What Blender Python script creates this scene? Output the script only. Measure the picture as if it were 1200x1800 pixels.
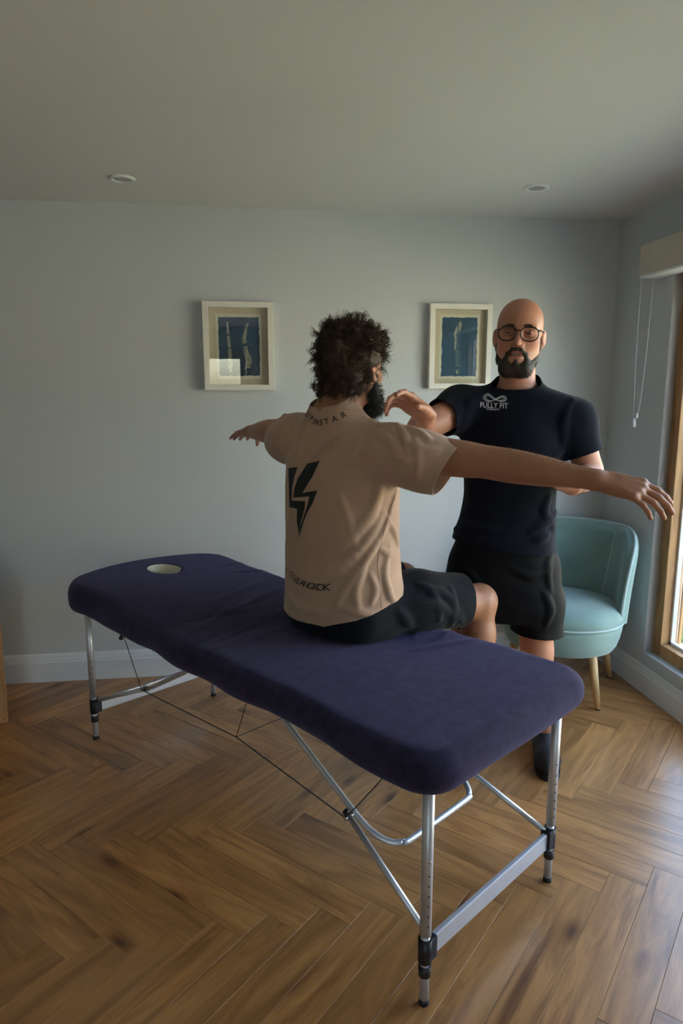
import bpy, bmesh, math, random
import numpy as np
from mathutils import Vector, Matrix
from mathutils.bvhtree import BVHTree

for o in list(bpy.data.objects):
    bpy.data.objects.remove(o, do_unlink=True)
SC = bpy.context.scene
COL = SC.collection
random.seed(7)
np.random.seed(7)

# ------------------------------------------------------------------ camera
# world: +Y runs into the picture wall, +X towards the window wall, Z up, metres
FPX, PITCH, YAW, CAMH = 1185.0, 10.0, 7.5, 1.42
_p, _y = math.radians(PITCH), math.radians(YAW)
FW = np.array([math.sin(_y) * math.cos(_p), math.cos(_y) * math.cos(_p), -math.sin(_p)])
RT = np.array([math.cos(_y), -math.sin(_y), 0.0])
UP = np.cross(RT, FW)
CAM = np.array([0.0, 0.0, CAMH])
cd = bpy.data.cameras.new('camera')
cd.sensor_fit = 'VERTICAL'
cd.sensor_height = 36.0
cd.sensor_width = 24.0
cd.lens = FPX / 1800.0 * 36.0
cd.clip_start = 0.02
cam = bpy.data.objects.new('camera', cd)
COL.objects.link(cam)
cam.matrix_world = Matrix(((RT[0], UP[0], -FW[0], 0), (RT[1], UP[1], -FW[1], 0), (RT[2], UP[2], -FW[2], CAMH), (0, 0, 0, 1)))
SC.camera = cam

# ------------------------------------------------------------------ world, sun, exposure
SC.view_settings.view_transform = 'Standard'
SC.view_settings.look = 'None'
SC.view_settings.gamma = 1.0
SC.view_settings.use_curve_mapping = False
SC.view_settings.exposure = 0.88

wd = bpy.data.worlds.new('sky')
SC.world = wd
wd.use_nodes = True
nt = wd.node_tree
nt.nodes.clear()
sky = nt.nodes.new('ShaderNodeTexSky')
sky.sky_type = 'NISHITA'
sky.sun_disc = False
sky.sun_elevation = math.radians(52)
sky.sun_rotation = math.radians(-60)
sky.air_density = 1.2
sky.dust_density = 2.5
hs = nt.nodes.new('ShaderNodeHueSaturation')
hs.inputs['Saturation'].default_value = 1.0
bg = nt.nodes.new('ShaderNodeBackground')
bg.inputs['Strength'].default_value = 1.2
wo = nt.nodes.new('ShaderNodeOutputWorld')
nt.links.new(sky.outputs[0], hs.inputs['Color'])
nt.links.new(hs.outputs[0], bg.inputs[0])
nt.links.new(bg.outputs[0], wo.inputs[0])

sl = bpy.data.lights.new('sun', 'SUN')
sl.energy = 14.0
sl.angle = math.radians(1.0)
sl.color = (1.0, 0.94, 0.84)
sun = bpy.data.objects.new('sun', sl)
COL.objects.link(sun)
sun.rotation_euler = Vector((0.62, -0.36, -1.0)).to_track_quat('-Z', 'Y').to_euler()

# sky portals in the glazed openings (they emit nothing, they only guide the sampling)
def portal(name, loc, direction, w, h):
    a = bpy.data.lights.new(name, 'AREA')
    a.shape = 'RECTANGLE'
    a.size, a.size_y = w, h
    o = bpy.data.objects.new(name, a)
    COL.objects.link(o)
    o.location = loc
    o.rotation_euler = Vector(direction).to_track_quat('-Z', 'Y').to_euler()
    a.cycles.is_portal = True
    return o
WIN_Y0, WIN_Y1, WIN_Z0, WIN_Z1 = 0.72, 2.865, 0.19, 1.95
DOOR_X0, DOOR_X1, DOOR_Z1 = -0.95, 0.0, 2.02
XR, YB, XL, YF, ZC = 1.845, 3.35, -3.4, -2.6, 2.266
portal('window_portal', (2.035, (WIN_Y0 + WIN_Y1) / 2, (WIN_Z0 + WIN_Z1) / 2), (-1, 0, 0), WIN_Y1 - WIN_Y0, WIN_Z1 - WIN_Z0)
portal('door_portal', ((DOOR_X0 + DOOR_X1) / 2, YF - 0.19, DOOR_Z1 / 2), (0, 1, 0), DOOR_X1 - DOOR_X0, DOOR_Z1)

# ------------------------------------------------------------------ helpers
def ray(px, py):
    return FW + RT * (px - 600) / FPX - UP * (py - 900) / FPX

def link(o, parent=None):
    COL.objects.link(o)
    if parent is not None:
        o.parent = parent
    return o

def tag(o, label=None, cat=None, group=None, kind=None):
    if label: o['label'] = label
    if cat: o['category'] = cat
    if group: o['group'] = group
    if kind: o['kind'] = kind
    return o

def empty(name, loc, rz=0.0):
    o = bpy.data.objects.new(name, None)
    o.empty_display_size = 0.1
    COL.objects.link(o)
    o.location = loc
    o.rotation_euler = (0, 0, rz)
    return o

def mesh_obj(name, verts, faces, mat=None, parent=None, smooth=False):
    me = bpy.data.meshes.new(name)
    me.from_pydata([tuple(map(float, v)) for v in verts], [], [tuple(int(i) for i in f) for f in faces])
    me.update()
    if smooth:
        me.polygons.foreach_set('use_smooth', [True] * len(me.polygons))
    if mat: me.materials.append(mat)
    return link(bpy.data.objects.new(name, me), parent)

class MB:
    """collects simple shapes; build() links them as one mesh object"""
    def __init__(s):
        s.bm = bmesh.new()
    def box(s, x0, x1, y0, y1, z0, z1, bevel=0.0, M=None, seg=2):
        b = bmesh.new()
        bmesh.ops.create_cube(b, size=1.0)
        for v in b.verts:
            v.co = Vector(((x0 + x1) / 2 + v.co.x * (x1 - x0), (y0 + y1) / 2 + v.co.y * (y1 - y0), (z0 + z1) / 2 + v.co.z * (z1 - z0)))
        if bevel > 0:
            bmesh.ops.bevel(b, geom=list(b.edges), offset=bevel, segments=seg, profile=0.6, affect='EDGES')
        if M is not None: b.transform(M)
        s._merge(b)
        return s
    def _merge(s, b):
        me = bpy.data.meshes.new('tmp')
        b.to_mesh(me); b.free()
        s.bm.from_mesh(me)
        bpy.data.meshes.remove(me)
    def tube(s, pts, r, seg=12, caps=True):
        """round tube along points; r a number or one per point"""
        pts = [Vector(p) for p in pts]
        n = len(pts)
        rs = [r] * n if not hasattr(r, '__len__') else list(r)
        rings = []
        t0 = (pts[1] - pts[0]).normalized()
        ref = Vector((0, 0, 1)) if abs(t0.z) < 0.9 else Vector((1, 0, 0))
        u = t0.cross(ref).normalized()
        for i, p in enumerate(pts):
            t = (pts[min(i + 1, n - 1)] - pts[max(i - 1, 0)]).normalized()
            u = (u - t * u.dot(t)).normalized()
            w = t.cross(u)
            rings.append([s.bm.verts.new(p + (u * math.cos(2 * math.pi * k / seg) + w * math.sin(2 * math.pi * k / seg)) * rs[i]) for k in range(seg)])
        for a, b in zip(rings[:-1], rings[1:]):
            for k in range(seg):
                f = s.bm.faces.new((a[k], a[(k + 1) % seg], b[(k + 1) % seg], b[k])); f.smooth = True
        if caps:
            s.bm.faces.new(list(reversed(rings[0]))); s.bm.faces.new(rings[-1])
        return s
    def lathe(s, prof, seg=32, c=(0, 0, 0), M=None):
        """profile of (r, z) turned about Z"""
        b = bmesh.new()
        rings = []
        for r, z in prof:
            if r < 1e-6:
                rings.append([b.verts.new((c[0], c[1], c[2] + z))])
            else:
                rings.append([b.verts.new((c[0] + r * math.cos(2 * math.pi * k / seg), c[1] + r * math.sin(2 * math.pi * k / seg), c[2] + z)) for k in range(seg)])
        for a, d in zip(rings[:-1], rings[1:]):
            for k in range(seg):
                q = [a[k % len(a)], a[(k + 1) % len(a)], d[(k + 1) % len(d)], d[k % len(d)]]
                q = list(dict.fromkeys(q))
                if len(q) > 2:
                    f = b.faces.new(q); f.smooth = True
        bmesh.ops.recalc_face_normals(b, faces=b.faces)
        if M is not None: b.transform(M)
        s._merge(b)
        return s
    def poly(s, pts, faces=None):
        vs = [s.bm.verts.new(p) for p in pts]
        if faces is None: s.bm.faces.new(vs)
        else:
            for f in faces: s.bm.faces.new([vs[i] for i in f])
        return s
    def build(s, name, mat=None, parent=None, smooth=None):
        me = bpy.data.meshes.new(name)
        s.bm.to_mesh(me); s.bm.free()
        if smooth is not None:
            me.polygons.foreach_set('use_smooth', [smooth] * len(me.polygons))
        if mat: me.materials.append(mat)
        return link(bpy.data.objects.new(name, me), parent)

def catmull(pts, n=8):
    P = [np.array(p, float) for p in pts]
    P = [2 * P[0] - P[1]] + P + [2 * P[-1] - P[-2]]
    out = []
    for i in range(1, len(P) - 2):
        a, b, c, d = P[i - 1:i + 3]
        for k in range(n):
            t = k / n
            out.append(0.5 * (2 * b + (c - a) * t + (2 * a - 5 * b + 4 * c - d) * t * t + (3 * b - a - 3 * c + d) * t ** 3))
    out.append(P[-2])
    return out

# ------------------------------------------------------------------ materials
def mat(name, col, rough=0.5, metal=0.0, var=0.0, vscale=8.0, bump=0.0, bscale=60.0, sheen=0.0, spec=0.5, stretch=None, attr=None, sss=0.0, bdist=0.002, coat=0.0):
    m = bpy.data.materials.new(name)
    m.use_nodes = True
    n, l = m.node_tree.nodes, m.node_tree.links
    b = n['Principled BSDF']
    b.inputs['Roughness'].default_value = rough
    b.inputs['Metallic'].default_value = metal
    b.inputs['Specular IOR Level'].default_value = spec
    if sheen:
        b.inputs['Sheen Weight'].default_value = sheen
        b.inputs['Sheen Roughness'].default_value = 0.45
    if coat: b.inputs['Coat Weight'].default_value = coat
    if sss:
        b.inputs['Subsurface Weight'].default_value = sss
        b.inputs['Subsurface Radius'].default_value = (0.012, 0.004, 0.002)
    tc = n.new('ShaderNodeTexCoord')
    vec = tc.outputs['Object']
    if stretch:
        mp = n.new('ShaderNodeMapping'); mp.inputs['Scale'].default_value = stretch
        l.new(vec, mp.inputs[0]); vec = mp.outputs[0]
    base = None
    if attr:
        at = n.new('ShaderNodeAttribute'); at.attribute_name = attr
        base = at.outputs['Color']
    tx = n.new('ShaderNodeTexNoise')
    tx.inputs['Scale'].default_value = vscale
    tx.inputs['Detail'].default_value = 5
    l.new(vec, tx.inputs['Vector'])
    mx = n.new('ShaderNodeMix'); mx.data_type = 'RGBA'; mx.blend_type = 'MULTIPLY'
    mx.inputs[0].default_value = 1.0
    rp = n.new('ShaderNodeValToRGB')
    rp.color_ramp.elements[0].position = 0.3; rp.color_ramp.elements[1].position = 0.7
    a, c = 1 - var, 1 + var
    rp.color_ramp.elements[0].color = (a, a, a, 1); rp.color_ramp.elements[1].color = (c, c, c, 1)
    l.new(tx.outputs['Fac'], rp.inputs[0])
    l.new(rp.outputs[0], mx.inputs[7])
    if base is not None: l.new(base, mx.inputs[6])
    else: mx.inputs[6].default_value = (*col, 1)
    l.new(mx.outputs[2], b.inputs['Base Color'])
    if bump:
        t2 = n.new('ShaderNodeTexNoise'); t2.inputs['Scale'].default_value = bscale; t2.inputs['Detail'].default_value = 4
        l.new(vec, t2.inputs['Vector'])
        bp = n.new('ShaderNodeBump'); bp.inputs['Strength'].default_value = bump; bp.inputs['Distance'].default_value = bdist
        l.new(t2.outputs['Fac'], bp.inputs['Height']); l.new(bp.outputs[0], b.inputs['Normal'])
    return m

def wood_mat(name, light, dark, rough=0.4, scale=1.0, rnd=True, knots=True, axis=0, spec=0.5, coat=0.0):
    """grain along the object's local axis; every object gets its own offset"""
    m = bpy.data.materials.new(name)
    m.use_nodes = True
    n, l = m.node_tree.nodes, m.node_tree.links
    b = n['Principled BSDF']
    b.inputs['Specular IOR Level'].default_value = spec
    tc = n.new('ShaderNodeTexCoord'); oi = n.new('ShaderNodeObjectInfo')
    off = n.new('ShaderNodeVectorMath'); off.operation = 'SCALE'; off.inputs[0].default_value = (37.0, 91.0, 53.0)
    l.new(oi.outputs['Random'], off.inputs['Scale'])
    ad = n.new('ShaderNodeVectorMath'); ad.operation = 'ADD'
    l.new(tc.outputs['Object'], ad.inputs[0])
    if rnd: l.new(off.outputs[0], ad.inputs[1])
    def mapped(sc):
        mp = n.new('ShaderNodeMapping'); mp.inputs['Scale'].default_value = sc
        l.new(ad.outputs[0], mp.inputs[0]); return mp.outputs[0]
    def ax(a, c):
        v = [c, c, c]; v[axis] = a; return tuple(x * scale for x in v)
    def noise(vec, sc, det=6, dist=0.0, rg=0.6):
        t = n.new('ShaderNodeTexNoise'); t.inputs['Scale'].default_value = sc; t.inputs['Detail'].default_value = det
        t.inputs['Distortion'].default_value = dist; t.inputs['Roughness'].default_value = rg
        l.new(vec, t.inputs['Vector']); return t.outputs['Fac']
    def ramp(fac, stops):
        r = n.new('ShaderNodeValToRGB'); e = r.color_ramp.elements
        e[0].position, e[0].color = stops[0][0], (*stops[0][1], 1)
        e[1].position, e[1].color = stops[1][0], (*stops[1][1], 1)
        for p, c in stops[2:]:
            x = e.new(p); x.color = (*c, 1)
        l.new(fac, r.inputs[0]); return r.outputs[0]
    def mul(a, c, f=1.0):
        x = n.new('ShaderNodeMix'); x.data_type = 'RGBA'; x.blend_type = 'MULTIPLY'; x.inputs[0].default_value = f
        l.new(a, x.inputs[6]); l.new(c, x.inputs[7]); return x.outputs[2]
    mid = tuple((a + c) / 2 for a, c in zip(light, dark))
    big = ramp(noise(mapped(ax(1.1, 7)), 2.2, 5, 1.2), [(0.32, dark), (0.62, light), (0.48, mid)])
    fine = ramp(noise(mapped(ax(3, 110)), 1.6, 5, 0.3), [(0.3, (0.88, 0.86, 0.84)), (0.65, (1.04, 1.04, 1.04))])
    streak = ramp(noise(mapped(ax(1.2, 13)), 1.3, 4, 1.0), [(0.27, (0.52, 0.45, 0.38)), (0.43, (1, 1, 1))])
    c = mul(mul(big, fine), streak)
    if knots:
        vo = n.new('ShaderNodeTexVoronoi'); vo.inputs['Scale'].default_value = 1.0
        l.new(mapped(ax(2.4, 6.0)), vo.inputs['Vector'])
        c = mul(c, ramp(vo.outputs['Distance'], [(0.03, (0.16, 0.11, 0.08)), (0.17, (1, 1, 1)), (0.09, (0.6, 0.52, 0.45))]))
    tone = n.new('ShaderNodeMapRange'); tone.inputs[3].default_value = 0.82; tone.inputs[4].default_value = 1.15
    l.new(oi.outputs['Random'], tone.inputs[0])
    x = n.new('ShaderNodeVectorMath'); x.operation = 'SCALE'
    l.new(c, x.inputs[0]); l.new(tone.outputs[0], x.inputs['Scale'])
    l.new(x.outputs[0], b.inputs['Base Color'])
    b.inputs['Coat Weight'].default_value = coat; b.inputs['Coat Roughness'].default_value = 0.22
    rr = n.new('ShaderNodeMapRange'); rr.inputs[3].default_value = rough - 0.06; rr.inputs[4].default_value = rough + 0.1
    l.new(noise(mapped(ax(3, 60)), 1.5), rr.inputs[0]); l.new(rr.outputs[0], b.inputs['Roughness'])
    bp = n.new('ShaderNodeBump'); bp.inputs['Strength'].default_value = 0.12; bp.inputs['Distance'].default_value = 0.001
    l.new(noise(mapped(ax(3, 110)), 1.6), bp.inputs['Height']); l.new(bp.outputs[0], b.inputs['Normal'])
    return m

def glass_mat(name, tint=(0.97, 0.98, 0.97), ior=1.5):
    m = bpy.data.materials.new(name)
    m.use_nodes = True
    n, l = m.node_tree.nodes, m.node_tree.links
    n.clear()
    t = n.new('ShaderNodeBsdfTransparent'); t.inputs[0].default_value = (*tint, 1)
    g = n.new('ShaderNodeBsdfGlossy'); g.inputs['Roughness'].default_value = 0.0
    f = n.new('ShaderNodeFresnel'); f.inputs[0].default_value = ior
    x = n.new('ShaderNodeMixShader'); o = n.new('ShaderNodeOutputMaterial')
    ge = n.new('ShaderNodeNewGeometry')          # the same reflectance from either side of the thin pane
    mr = n.new('ShaderNodeMapRange'); mr.inputs[3].default_value = ior; mr.inputs[4].default_value = 1.0 / ior
    l.new(ge.outputs['Backfacing'], mr.inputs[0]); l.new(mr.outputs[0], f.inputs[0])
    l.new(f.outputs[0], x.inputs[0]); l.new(t.outputs[0], x.inputs[1]); l.new(g.outputs[0], x.inputs[2]); l.new(x.outputs[0], o.inputs[0])
    return m

M = {}
M['wall'] = mat('wall_paint', (0.55, 0.575, 0.595), 0.85, var=0.02, vscale=1.5, bump=0.05, bscale=180, spec=0.2)
M['ceil'] = mat('ceiling_paint', (0.72, 0.72, 0.71), 0.9, var=0.015, vscale=1.2, spec=0.2)
M['trim'] = mat('trim_paint', (0.74, 0.76, 0.79), 0.45, var=0.02, vscale=3)
M['plank'] = wood_mat('oak_plank', (0.56, 0.265, 0.082), (0.32, 0.136, 0.038), rough=0.34, coat=0.5)
M['joint'] = mat('floor_joint', (0.06, 0.035, 0.02), 0.8)
M['oakframe'] = wood_mat('oak_frame', (0.52, 0.29, 0.12), (0.34, 0.17, 0.065), rough=0.5, knots=False, axis=2)
M['leg'] = wood_mat('beech_leg', (0.66, 0.41, 0.17), (0.52, 0.30, 0.11), rough=0.4, knots=False, axis=2)
M['cab'] = wood_mat('cabinet_oak', (0.50, 0.27, 0.12), (0.33, 0.16, 0.06), rough=0.55, axis=2)
M['glass'] = glass_mat('window_glass')
M['alu'] = mat('brushed_aluminium', (0.62, 0.63, 0.66), 0.42, metal=0.6, var=0.03, vscale=30)
M['blackpl'] = mat('black_plastic', (0.012, 0.012, 0.014), 0.45)
M['whitepl'] = mat('white_plastic', (0.78, 0.78, 0.78), 0.35)
M['chrome'] = mat('chrome', (0.7, 0.7, 0.7), 0.15, metal=1.0)
# ------------------------------------------------------------------ room shell
def struct(o):
    o['kind'] = 'structure'
    return o
WT = 0.19
mb = MB(); mb.box(XL - WT, XR + WT, YF - WT, YB + WT, -0.12, -0.009)
floor = struct(mb.build('floor', M['joint']))
mb = MB(); mb.box(XL - WT, XR + WT, YF - WT, YB + WT, ZC, ZC + 0.2)
struct(mb.build('ceiling', M['ceil']))
mb = MB(); mb.box(XL - WT, XR + WT, YB, YB + WT, -0.12, ZC + 0.2)
struct(mb.build('wall_back', M['wall']))
mb = MB(); mb.box(XL - WT, XL, YF, YB, -0.12, ZC + 0.2)
struct(mb.build('wall_left', M['wall']))
mb = MB()
mb.box(XR, XR + WT, YF, WIN_Y0, -0.12, ZC + 0.2)
mb.box(XR, XR + WT, WIN_Y1, YB, -0.12, ZC + 0.2)
mb.box(XR, XR + WT, WIN_Y0, WIN_Y1, -0.12, WIN_Z0)
mb.box(XR, XR + WT, WIN_Y0, WIN_Y1, WIN_Z1, ZC + 0.2)
struct(mb.build('wall_right', M['wall']))
mb = MB()
mb.box(XL - WT, DOOR_X0, YF - WT, YF, -0.12, ZC + 0.2)
mb.box(DOOR_X1, XR + WT, YF - WT, YF, -0.12, ZC + 0.2)
mb.box(DOOR_X0, DOOR_X1, YF - WT, YF, DOOR_Z1, ZC + 0.2)
struct(mb.build('wall_front', M['wall']))

# herringbone planks: H and V boards in a frame turned 45 degrees to the room
PW, PL, GAP = 0.1035, 0.621, 0.0009
PM = {}
def plank_mesh(kind):
    b = bmesh.new()
    bmesh.ops.create_cube(b, size=1.0)
    for v in b.verts:
        v.co = Vector((v.co.x * (PL - GAP), v.co.y * (PW - GAP), v.co.z * 0.009 - 0.0045))
    bmesh.ops.bevel(b, geom=[e for e in b.edges if all(v.co.z > -0.001 for v in e.verts)], offset=0.0004, segments=1, affect='EDGES')
    me = bpy.data.meshes.new('plank'); b.to_mesh(me); b.free(); me.materials.append(M['plank'])
    return me
plank_me = plank_mesh('plank')
S2 = math.sqrt(2)
FR = math.radians(1.8)
AX, AY = 0.966, 1.614
cands = []
for k in range(-60, 61):
    for m_ in range(-12, 13):
        for kind in (0, 1):
            if kind == 0: u, v, a = k * PW - m_ * PL + PL / 2, k * PW + m_ * PL + PW / 2, 0.0
            else: u, v, a = k * PW - m_ * PL + PW / 2, (k + 1) * PW + m_ * PL + PL / 2, math.pi / 2
            X, Y = (u + v) / S2 - PL / S2, (v - u) / S2 + PL / S2
            x, y = AX + X * math.cos(FR) - Y * math.sin(FR), AY + X * math.sin(FR) + Y * math.cos(FR)
            if XL - 0.25 < x < XR + 0.25 and YF - 0.25 < y < YB + 0.25:
                P = Vector((x, y, 0)) - Vector(CAM)
                d = P.dot(Vector(FW))
                seen = d > 0.3
                if seen:
                    sx, sy = P.dot(Vector(RT)) / d, P.dot(Vector(UP)) / d
                    seen = abs(sx) < 0.72 and abs(sy) < 1.0
                cands.append((0 if seen else 1, (x * x + y * y), x, y, a - math.pi / 4 + FR))
cands.sort()
rest = MB()
for i, (s_, d_, x, y, a) in enumerate(cands):
    if i < 298:
        o = bpy.data.objects.new('plank', plank_me)
        link(o, floor)
        o.location = (x, y, 0); o.rotation_euler = (0, 0, a + (math.pi if random.random() < .5 else 0))
    else:
        rest.box(-PL / 2 + GAP, PL / 2 - GAP, -PW / 2 + GAP, PW / 2 - GAP, -0.009, 0, M=Matrix.Translation((x, y, 0)) @ Matrix.Rotation(a, 4, 'Z'))
r_ = rest.build('distant_planks', M['plank'], floor)
r_['kind'] = 'stuff'

# skirting boards with a moulded top
def skirting(name, a, b, n, h=0.142, t=0.018):
    """a, b floor points on the wall, n points into the room"""
    prof = [(0, 0), (t, 0), (t, h * .70), (t * .72, h * .735), (t * .72, h * .80), (t * .55, h * .84), (t * .5, h * .93), (t * .25, h), (0, h)]
    vs, fs = [], []
    for p in (a, b):
        for d, z in prof: vs.append((p[0] + n[0] * d, p[1] + n[1] * d, z))
    q = len(prof)
    for i in range(q): fs.append((i, (i + 1) % q, q + (i + 1) % q, q + i))
    fs += [tuple(range(q)), tuple(reversed(range(q, 2 * q)))]
    o = mesh_obj(name, vs, fs, M['trim'])
    bm = bmesh.new(); bm.from_mesh(o.data); bmesh.ops.recalc_face_normals(bm, faces=bm.faces); bm.to_mesh(o.data); bm.free()
    return struct(o)
skirting('baseboard_back', (XL, YB), (XR, YB), (0, -1))
skirting('baseboard_right', (XR, YF), (XR, YB), (-1, 0), h=0.13)
skirting('baseboard_left', (XL, YF), (XL, YB), (1, 0))

# the wide oak window in the right wall
win = struct(empty('window_1', (XR + 0.04, (WIN_Y0 + WIN_Y1) / 2, WIN_Z0)))
win['label'] = 'wide oak framed window looking onto the lawn'
WC = Vector(win.location)
def wbox(name, x0, x1, y0, y1, z0, z1, m, bev=0.004, parent=None):
    b = MB(); b.box(x0 - WC.x, x1 - WC.x, y0 - WC.y, y1 - WC.y, z0 - WC.z, z1 - WC.z, bev)
    return b.build(name, m, parent or win)
FX0, FX1 = XR + 0.042, XR + 0.125
fw_ = 0.062
MULL = [1.10]
wbox('frame_stile', FX0, FX1, WIN_Y1 - fw_, WIN_Y1, WIN_Z0, WIN_Z1, M['oakframe'])
wbox('frame_stile', FX0, FX1, WIN_Y0, WIN_Y0 + fw_, WIN_Z0, WIN_Z1, M['oakframe'])
wbox('frame_rail', FX0, FX1, WIN_Y0 + fw_, WIN_Y1 - fw_, WIN_Z0, WIN_Z0 + fw_, M['oakframe'])
wbox('frame_rail', FX0, FX1, WIN_Y0 + fw_, WIN_Y1 - fw_, WIN_Z1 - fw_, WIN_Z1, M['oakframe'])
ys = [WIN_Y0 + fw_] + [v for m_ in MULL for v in (m_ - .03, m_ + .03)] + [WIN_Y1 - fw_]
for m_ in MULL: wbox('mullion', FX0, FX1, m_ - .03, m_ + .03, WIN_Z0 + fw_, WIN_Z1 - fw_, M['oakframe'])
for a, b in zip(ys[0::2], ys[1::2]):
    p = wbox('pane', FX0 + .05, FX0 + .056, a, b, WIN_Z0 + fw_, WIN_Z1 - fw_, M['glass'], 0)
    # white sealing strip round the pane
    s_ = MB()
    for (y0, y1, z0, z1) in ((a, a + .012, WIN_Z0 + fw_, WIN_Z1 - fw_), (b - .012, b, WIN_Z0 + fw_, WIN_Z1 - fw_), (a, b, WIN_Z0 + fw_, WIN_Z0 + fw_ + .012), (a, b, WIN_Z1 - fw_ - .012, WIN_Z1 - fw_)):
        s_.box(FX0 + .044 - WC.x, FX0 + .066 - WC.x, y0 - WC.y, y1 - WC.y, z0 - WC.z, z1 - WC.z)
    s_.build('glazing_strip', M['whitepl'], p)
    o_ = MB()
    for (y0, y1, z0, z1) in ((a + .02, a + .03, WIN_Z0 + fw_ + .02, WIN_Z1 - fw_), (b - .03, b - .02, WIN_Z0 + fw_, WIN_Z1 - fw_)):
        o_.box(FX0 + .07 - WC.x, FX0 + .082 - WC.x, y0 - WC.y, y1 - WC.y, z0 - WC.z, z1 - WC.z)
    o_.build('glazing_bead', M['oakframe'], p)
# thin taupe lining on the window recess, darker than the wall
M['lining'] = mat('recess_taupe', (0.34, 0.31, 0.29), 0.8, var=.03, vscale=5)
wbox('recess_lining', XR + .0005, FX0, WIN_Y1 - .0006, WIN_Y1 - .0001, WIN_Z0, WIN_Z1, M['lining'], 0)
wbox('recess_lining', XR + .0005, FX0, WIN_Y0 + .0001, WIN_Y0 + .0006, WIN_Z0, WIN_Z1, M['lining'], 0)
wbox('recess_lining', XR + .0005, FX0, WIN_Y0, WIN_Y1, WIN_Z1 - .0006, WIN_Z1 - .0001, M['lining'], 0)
# timber outer sill
wbox('outer_sill', XR + .11, XR + WT + .05, WIN_Y0, WIN_Y1, WIN_Z0 - .02, WIN_Z0 + .01, M['oakframe'])

# glazed door in the wall behind the camera
door = struct(empty('door_1', ((DOOR_X0 + DOOR_X1) / 2, YF - 0.1, 0)))
door['label'] = 'glazed oak door to the garden'
DC = Vector(door.location)
def dbox(name, x0, x1, y0, y1, z0, z1, m, parent=None, bev=.004):
    b = MB(); b.box(x0 - DC.x, x1 - DC.x, y0 - DC.y, y1 - DC.y, z0, z1, bev)
    return b.build(name, m, parent or door)
dbox('door_frame', DOOR_X0, DOOR_X0 + .06, YF - .14, YF - .06, 0, DOOR_Z1, M['oakframe'])
dbox('door_frame', DOOR_X1 - .06, DOOR_X1, YF - .14, YF - .06, 0, DOOR_Z1, M['oakframe'])
dbox('door_frame', DOOR_X0 + .06, DOOR_X1 - .06, YF - .14, YF - .06, DOOR_Z1 - .06, DOOR_Z1, M['oakframe'])
mx_ = (DOOR_X0 + DOOR_X1) / 2
for a, b in ((DOOR_X0 + .06, DOOR_X1 - .06),):
    lf = dbox('door_leaf', a + .003, a + .08, YF - .13, YF - .08, .02, DOOR_Z1 - .063, M['oakframe'])
    dbox('leaf_stile', b - .08, b - .003, YF - .13, YF - .08, .02, DOOR_Z1 - .063, M['oakframe'], lf)
    dbox('leaf_rail', a + .08, b - .08, YF - .13, YF - .08, .02, .14, M['oakframe'], lf)
    dbox('leaf_rail', a + .08, b - .08, YF - .13, YF - .08, DOOR_Z1 - .15, DOOR_Z1 - .063, M['oakframe'], lf)
    dbox('pane', a + .08, b - .08, YF - .108, YF - .102, .14, DOOR_Z1 - .15, M['glass'], lf, 0)
for o in (lf,):
    pass

# outdoors: paving strip, added patio, lawn and a sunlit rendered wall
M['lawn'] = mat('lawn_ground', (0.25, 0.26, 0.16), 0.9, var=0.25, vscale=5)
M['paving'] = mat('pale_paving', (0.62, 0.60, 0.57), 0.8, var=0.06, vscale=6, bump=.1)
M['render'] = mat('cream_render', (0.85, 0.78, 0.62), 0.85, var=0.03, vscale=3)
mb = MB(); mb.box(-30, 30, -30, 30, -0.6, -0.14)
lawn = struct(mb.build('lawn_ground', M['lawn']))
PAV = MB(); PAV.box(XR + WT, 2.60, -4, 6, -0.14, -0.10, .004)
PAV.box(-5, 3, -7.5, YF - WT, -0.14, -0.10, .004)  # unseen patio behind the door, added to bounce neutral light onto the ceiling
struct(PAV.build('paving_and_added_patio', M['paving']))
mb = MB()
mb.box(9.0, 9.25, -14, 16, -0.14, 2.5, .01); mb.box(8.95, 9.3, -14, 16, 2.5, 2.58, .01)
tag(mb.build('garden_wall', M['render']), 'tall cream rendered garden wall beyond the lawn', 'wall')
# blades of grass on the part of the lawn that shows through the window
rng = np.random.RandomState(3)
nb = 30000
gx = 2.62 + rng.rand(nb) ** 1.3 * 3.2; gy = 2.6 + rng.rand(nb) * 4.6
vs = np.zeros((nb, 4, 3)); hh = .05 + rng.rand(nb) * .07; an = rng.rand(nb) * 6.28; ww = .004 + rng.rand(nb) * .004
lean = (rng.rand(nb, 2) - .5) * .07
cx_, sx_ = np.cos(an) * ww, np.sin(an) * ww
for j, (sg, t) in enumerate(((-1, 0), (1, 0), (.6, .6), (0, 1))):
    vs[:, j, 0] = gx + sg * cx_ + lean[:, 0] * t; vs[:, j, 1] = gy + sg * sx_ + lean[:, 1] * t; vs[:, j, 2] = -.14 + hh * t
idx = np.arange(nb)[:, None] * 4
fs = np.concatenate([idx + [0, 1, 2], idx + [0, 2, 3]])
M['grass'] = mat('grass_blade', (0.060, 0.115, 0.032), 0.6, var=.35, vscale=14)
tag(mesh_obj('grass', vs.reshape(-1, 3), fs, M['grass']), 'short green grass of the lawn outside the window', 'grass', kind='stuff')

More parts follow.
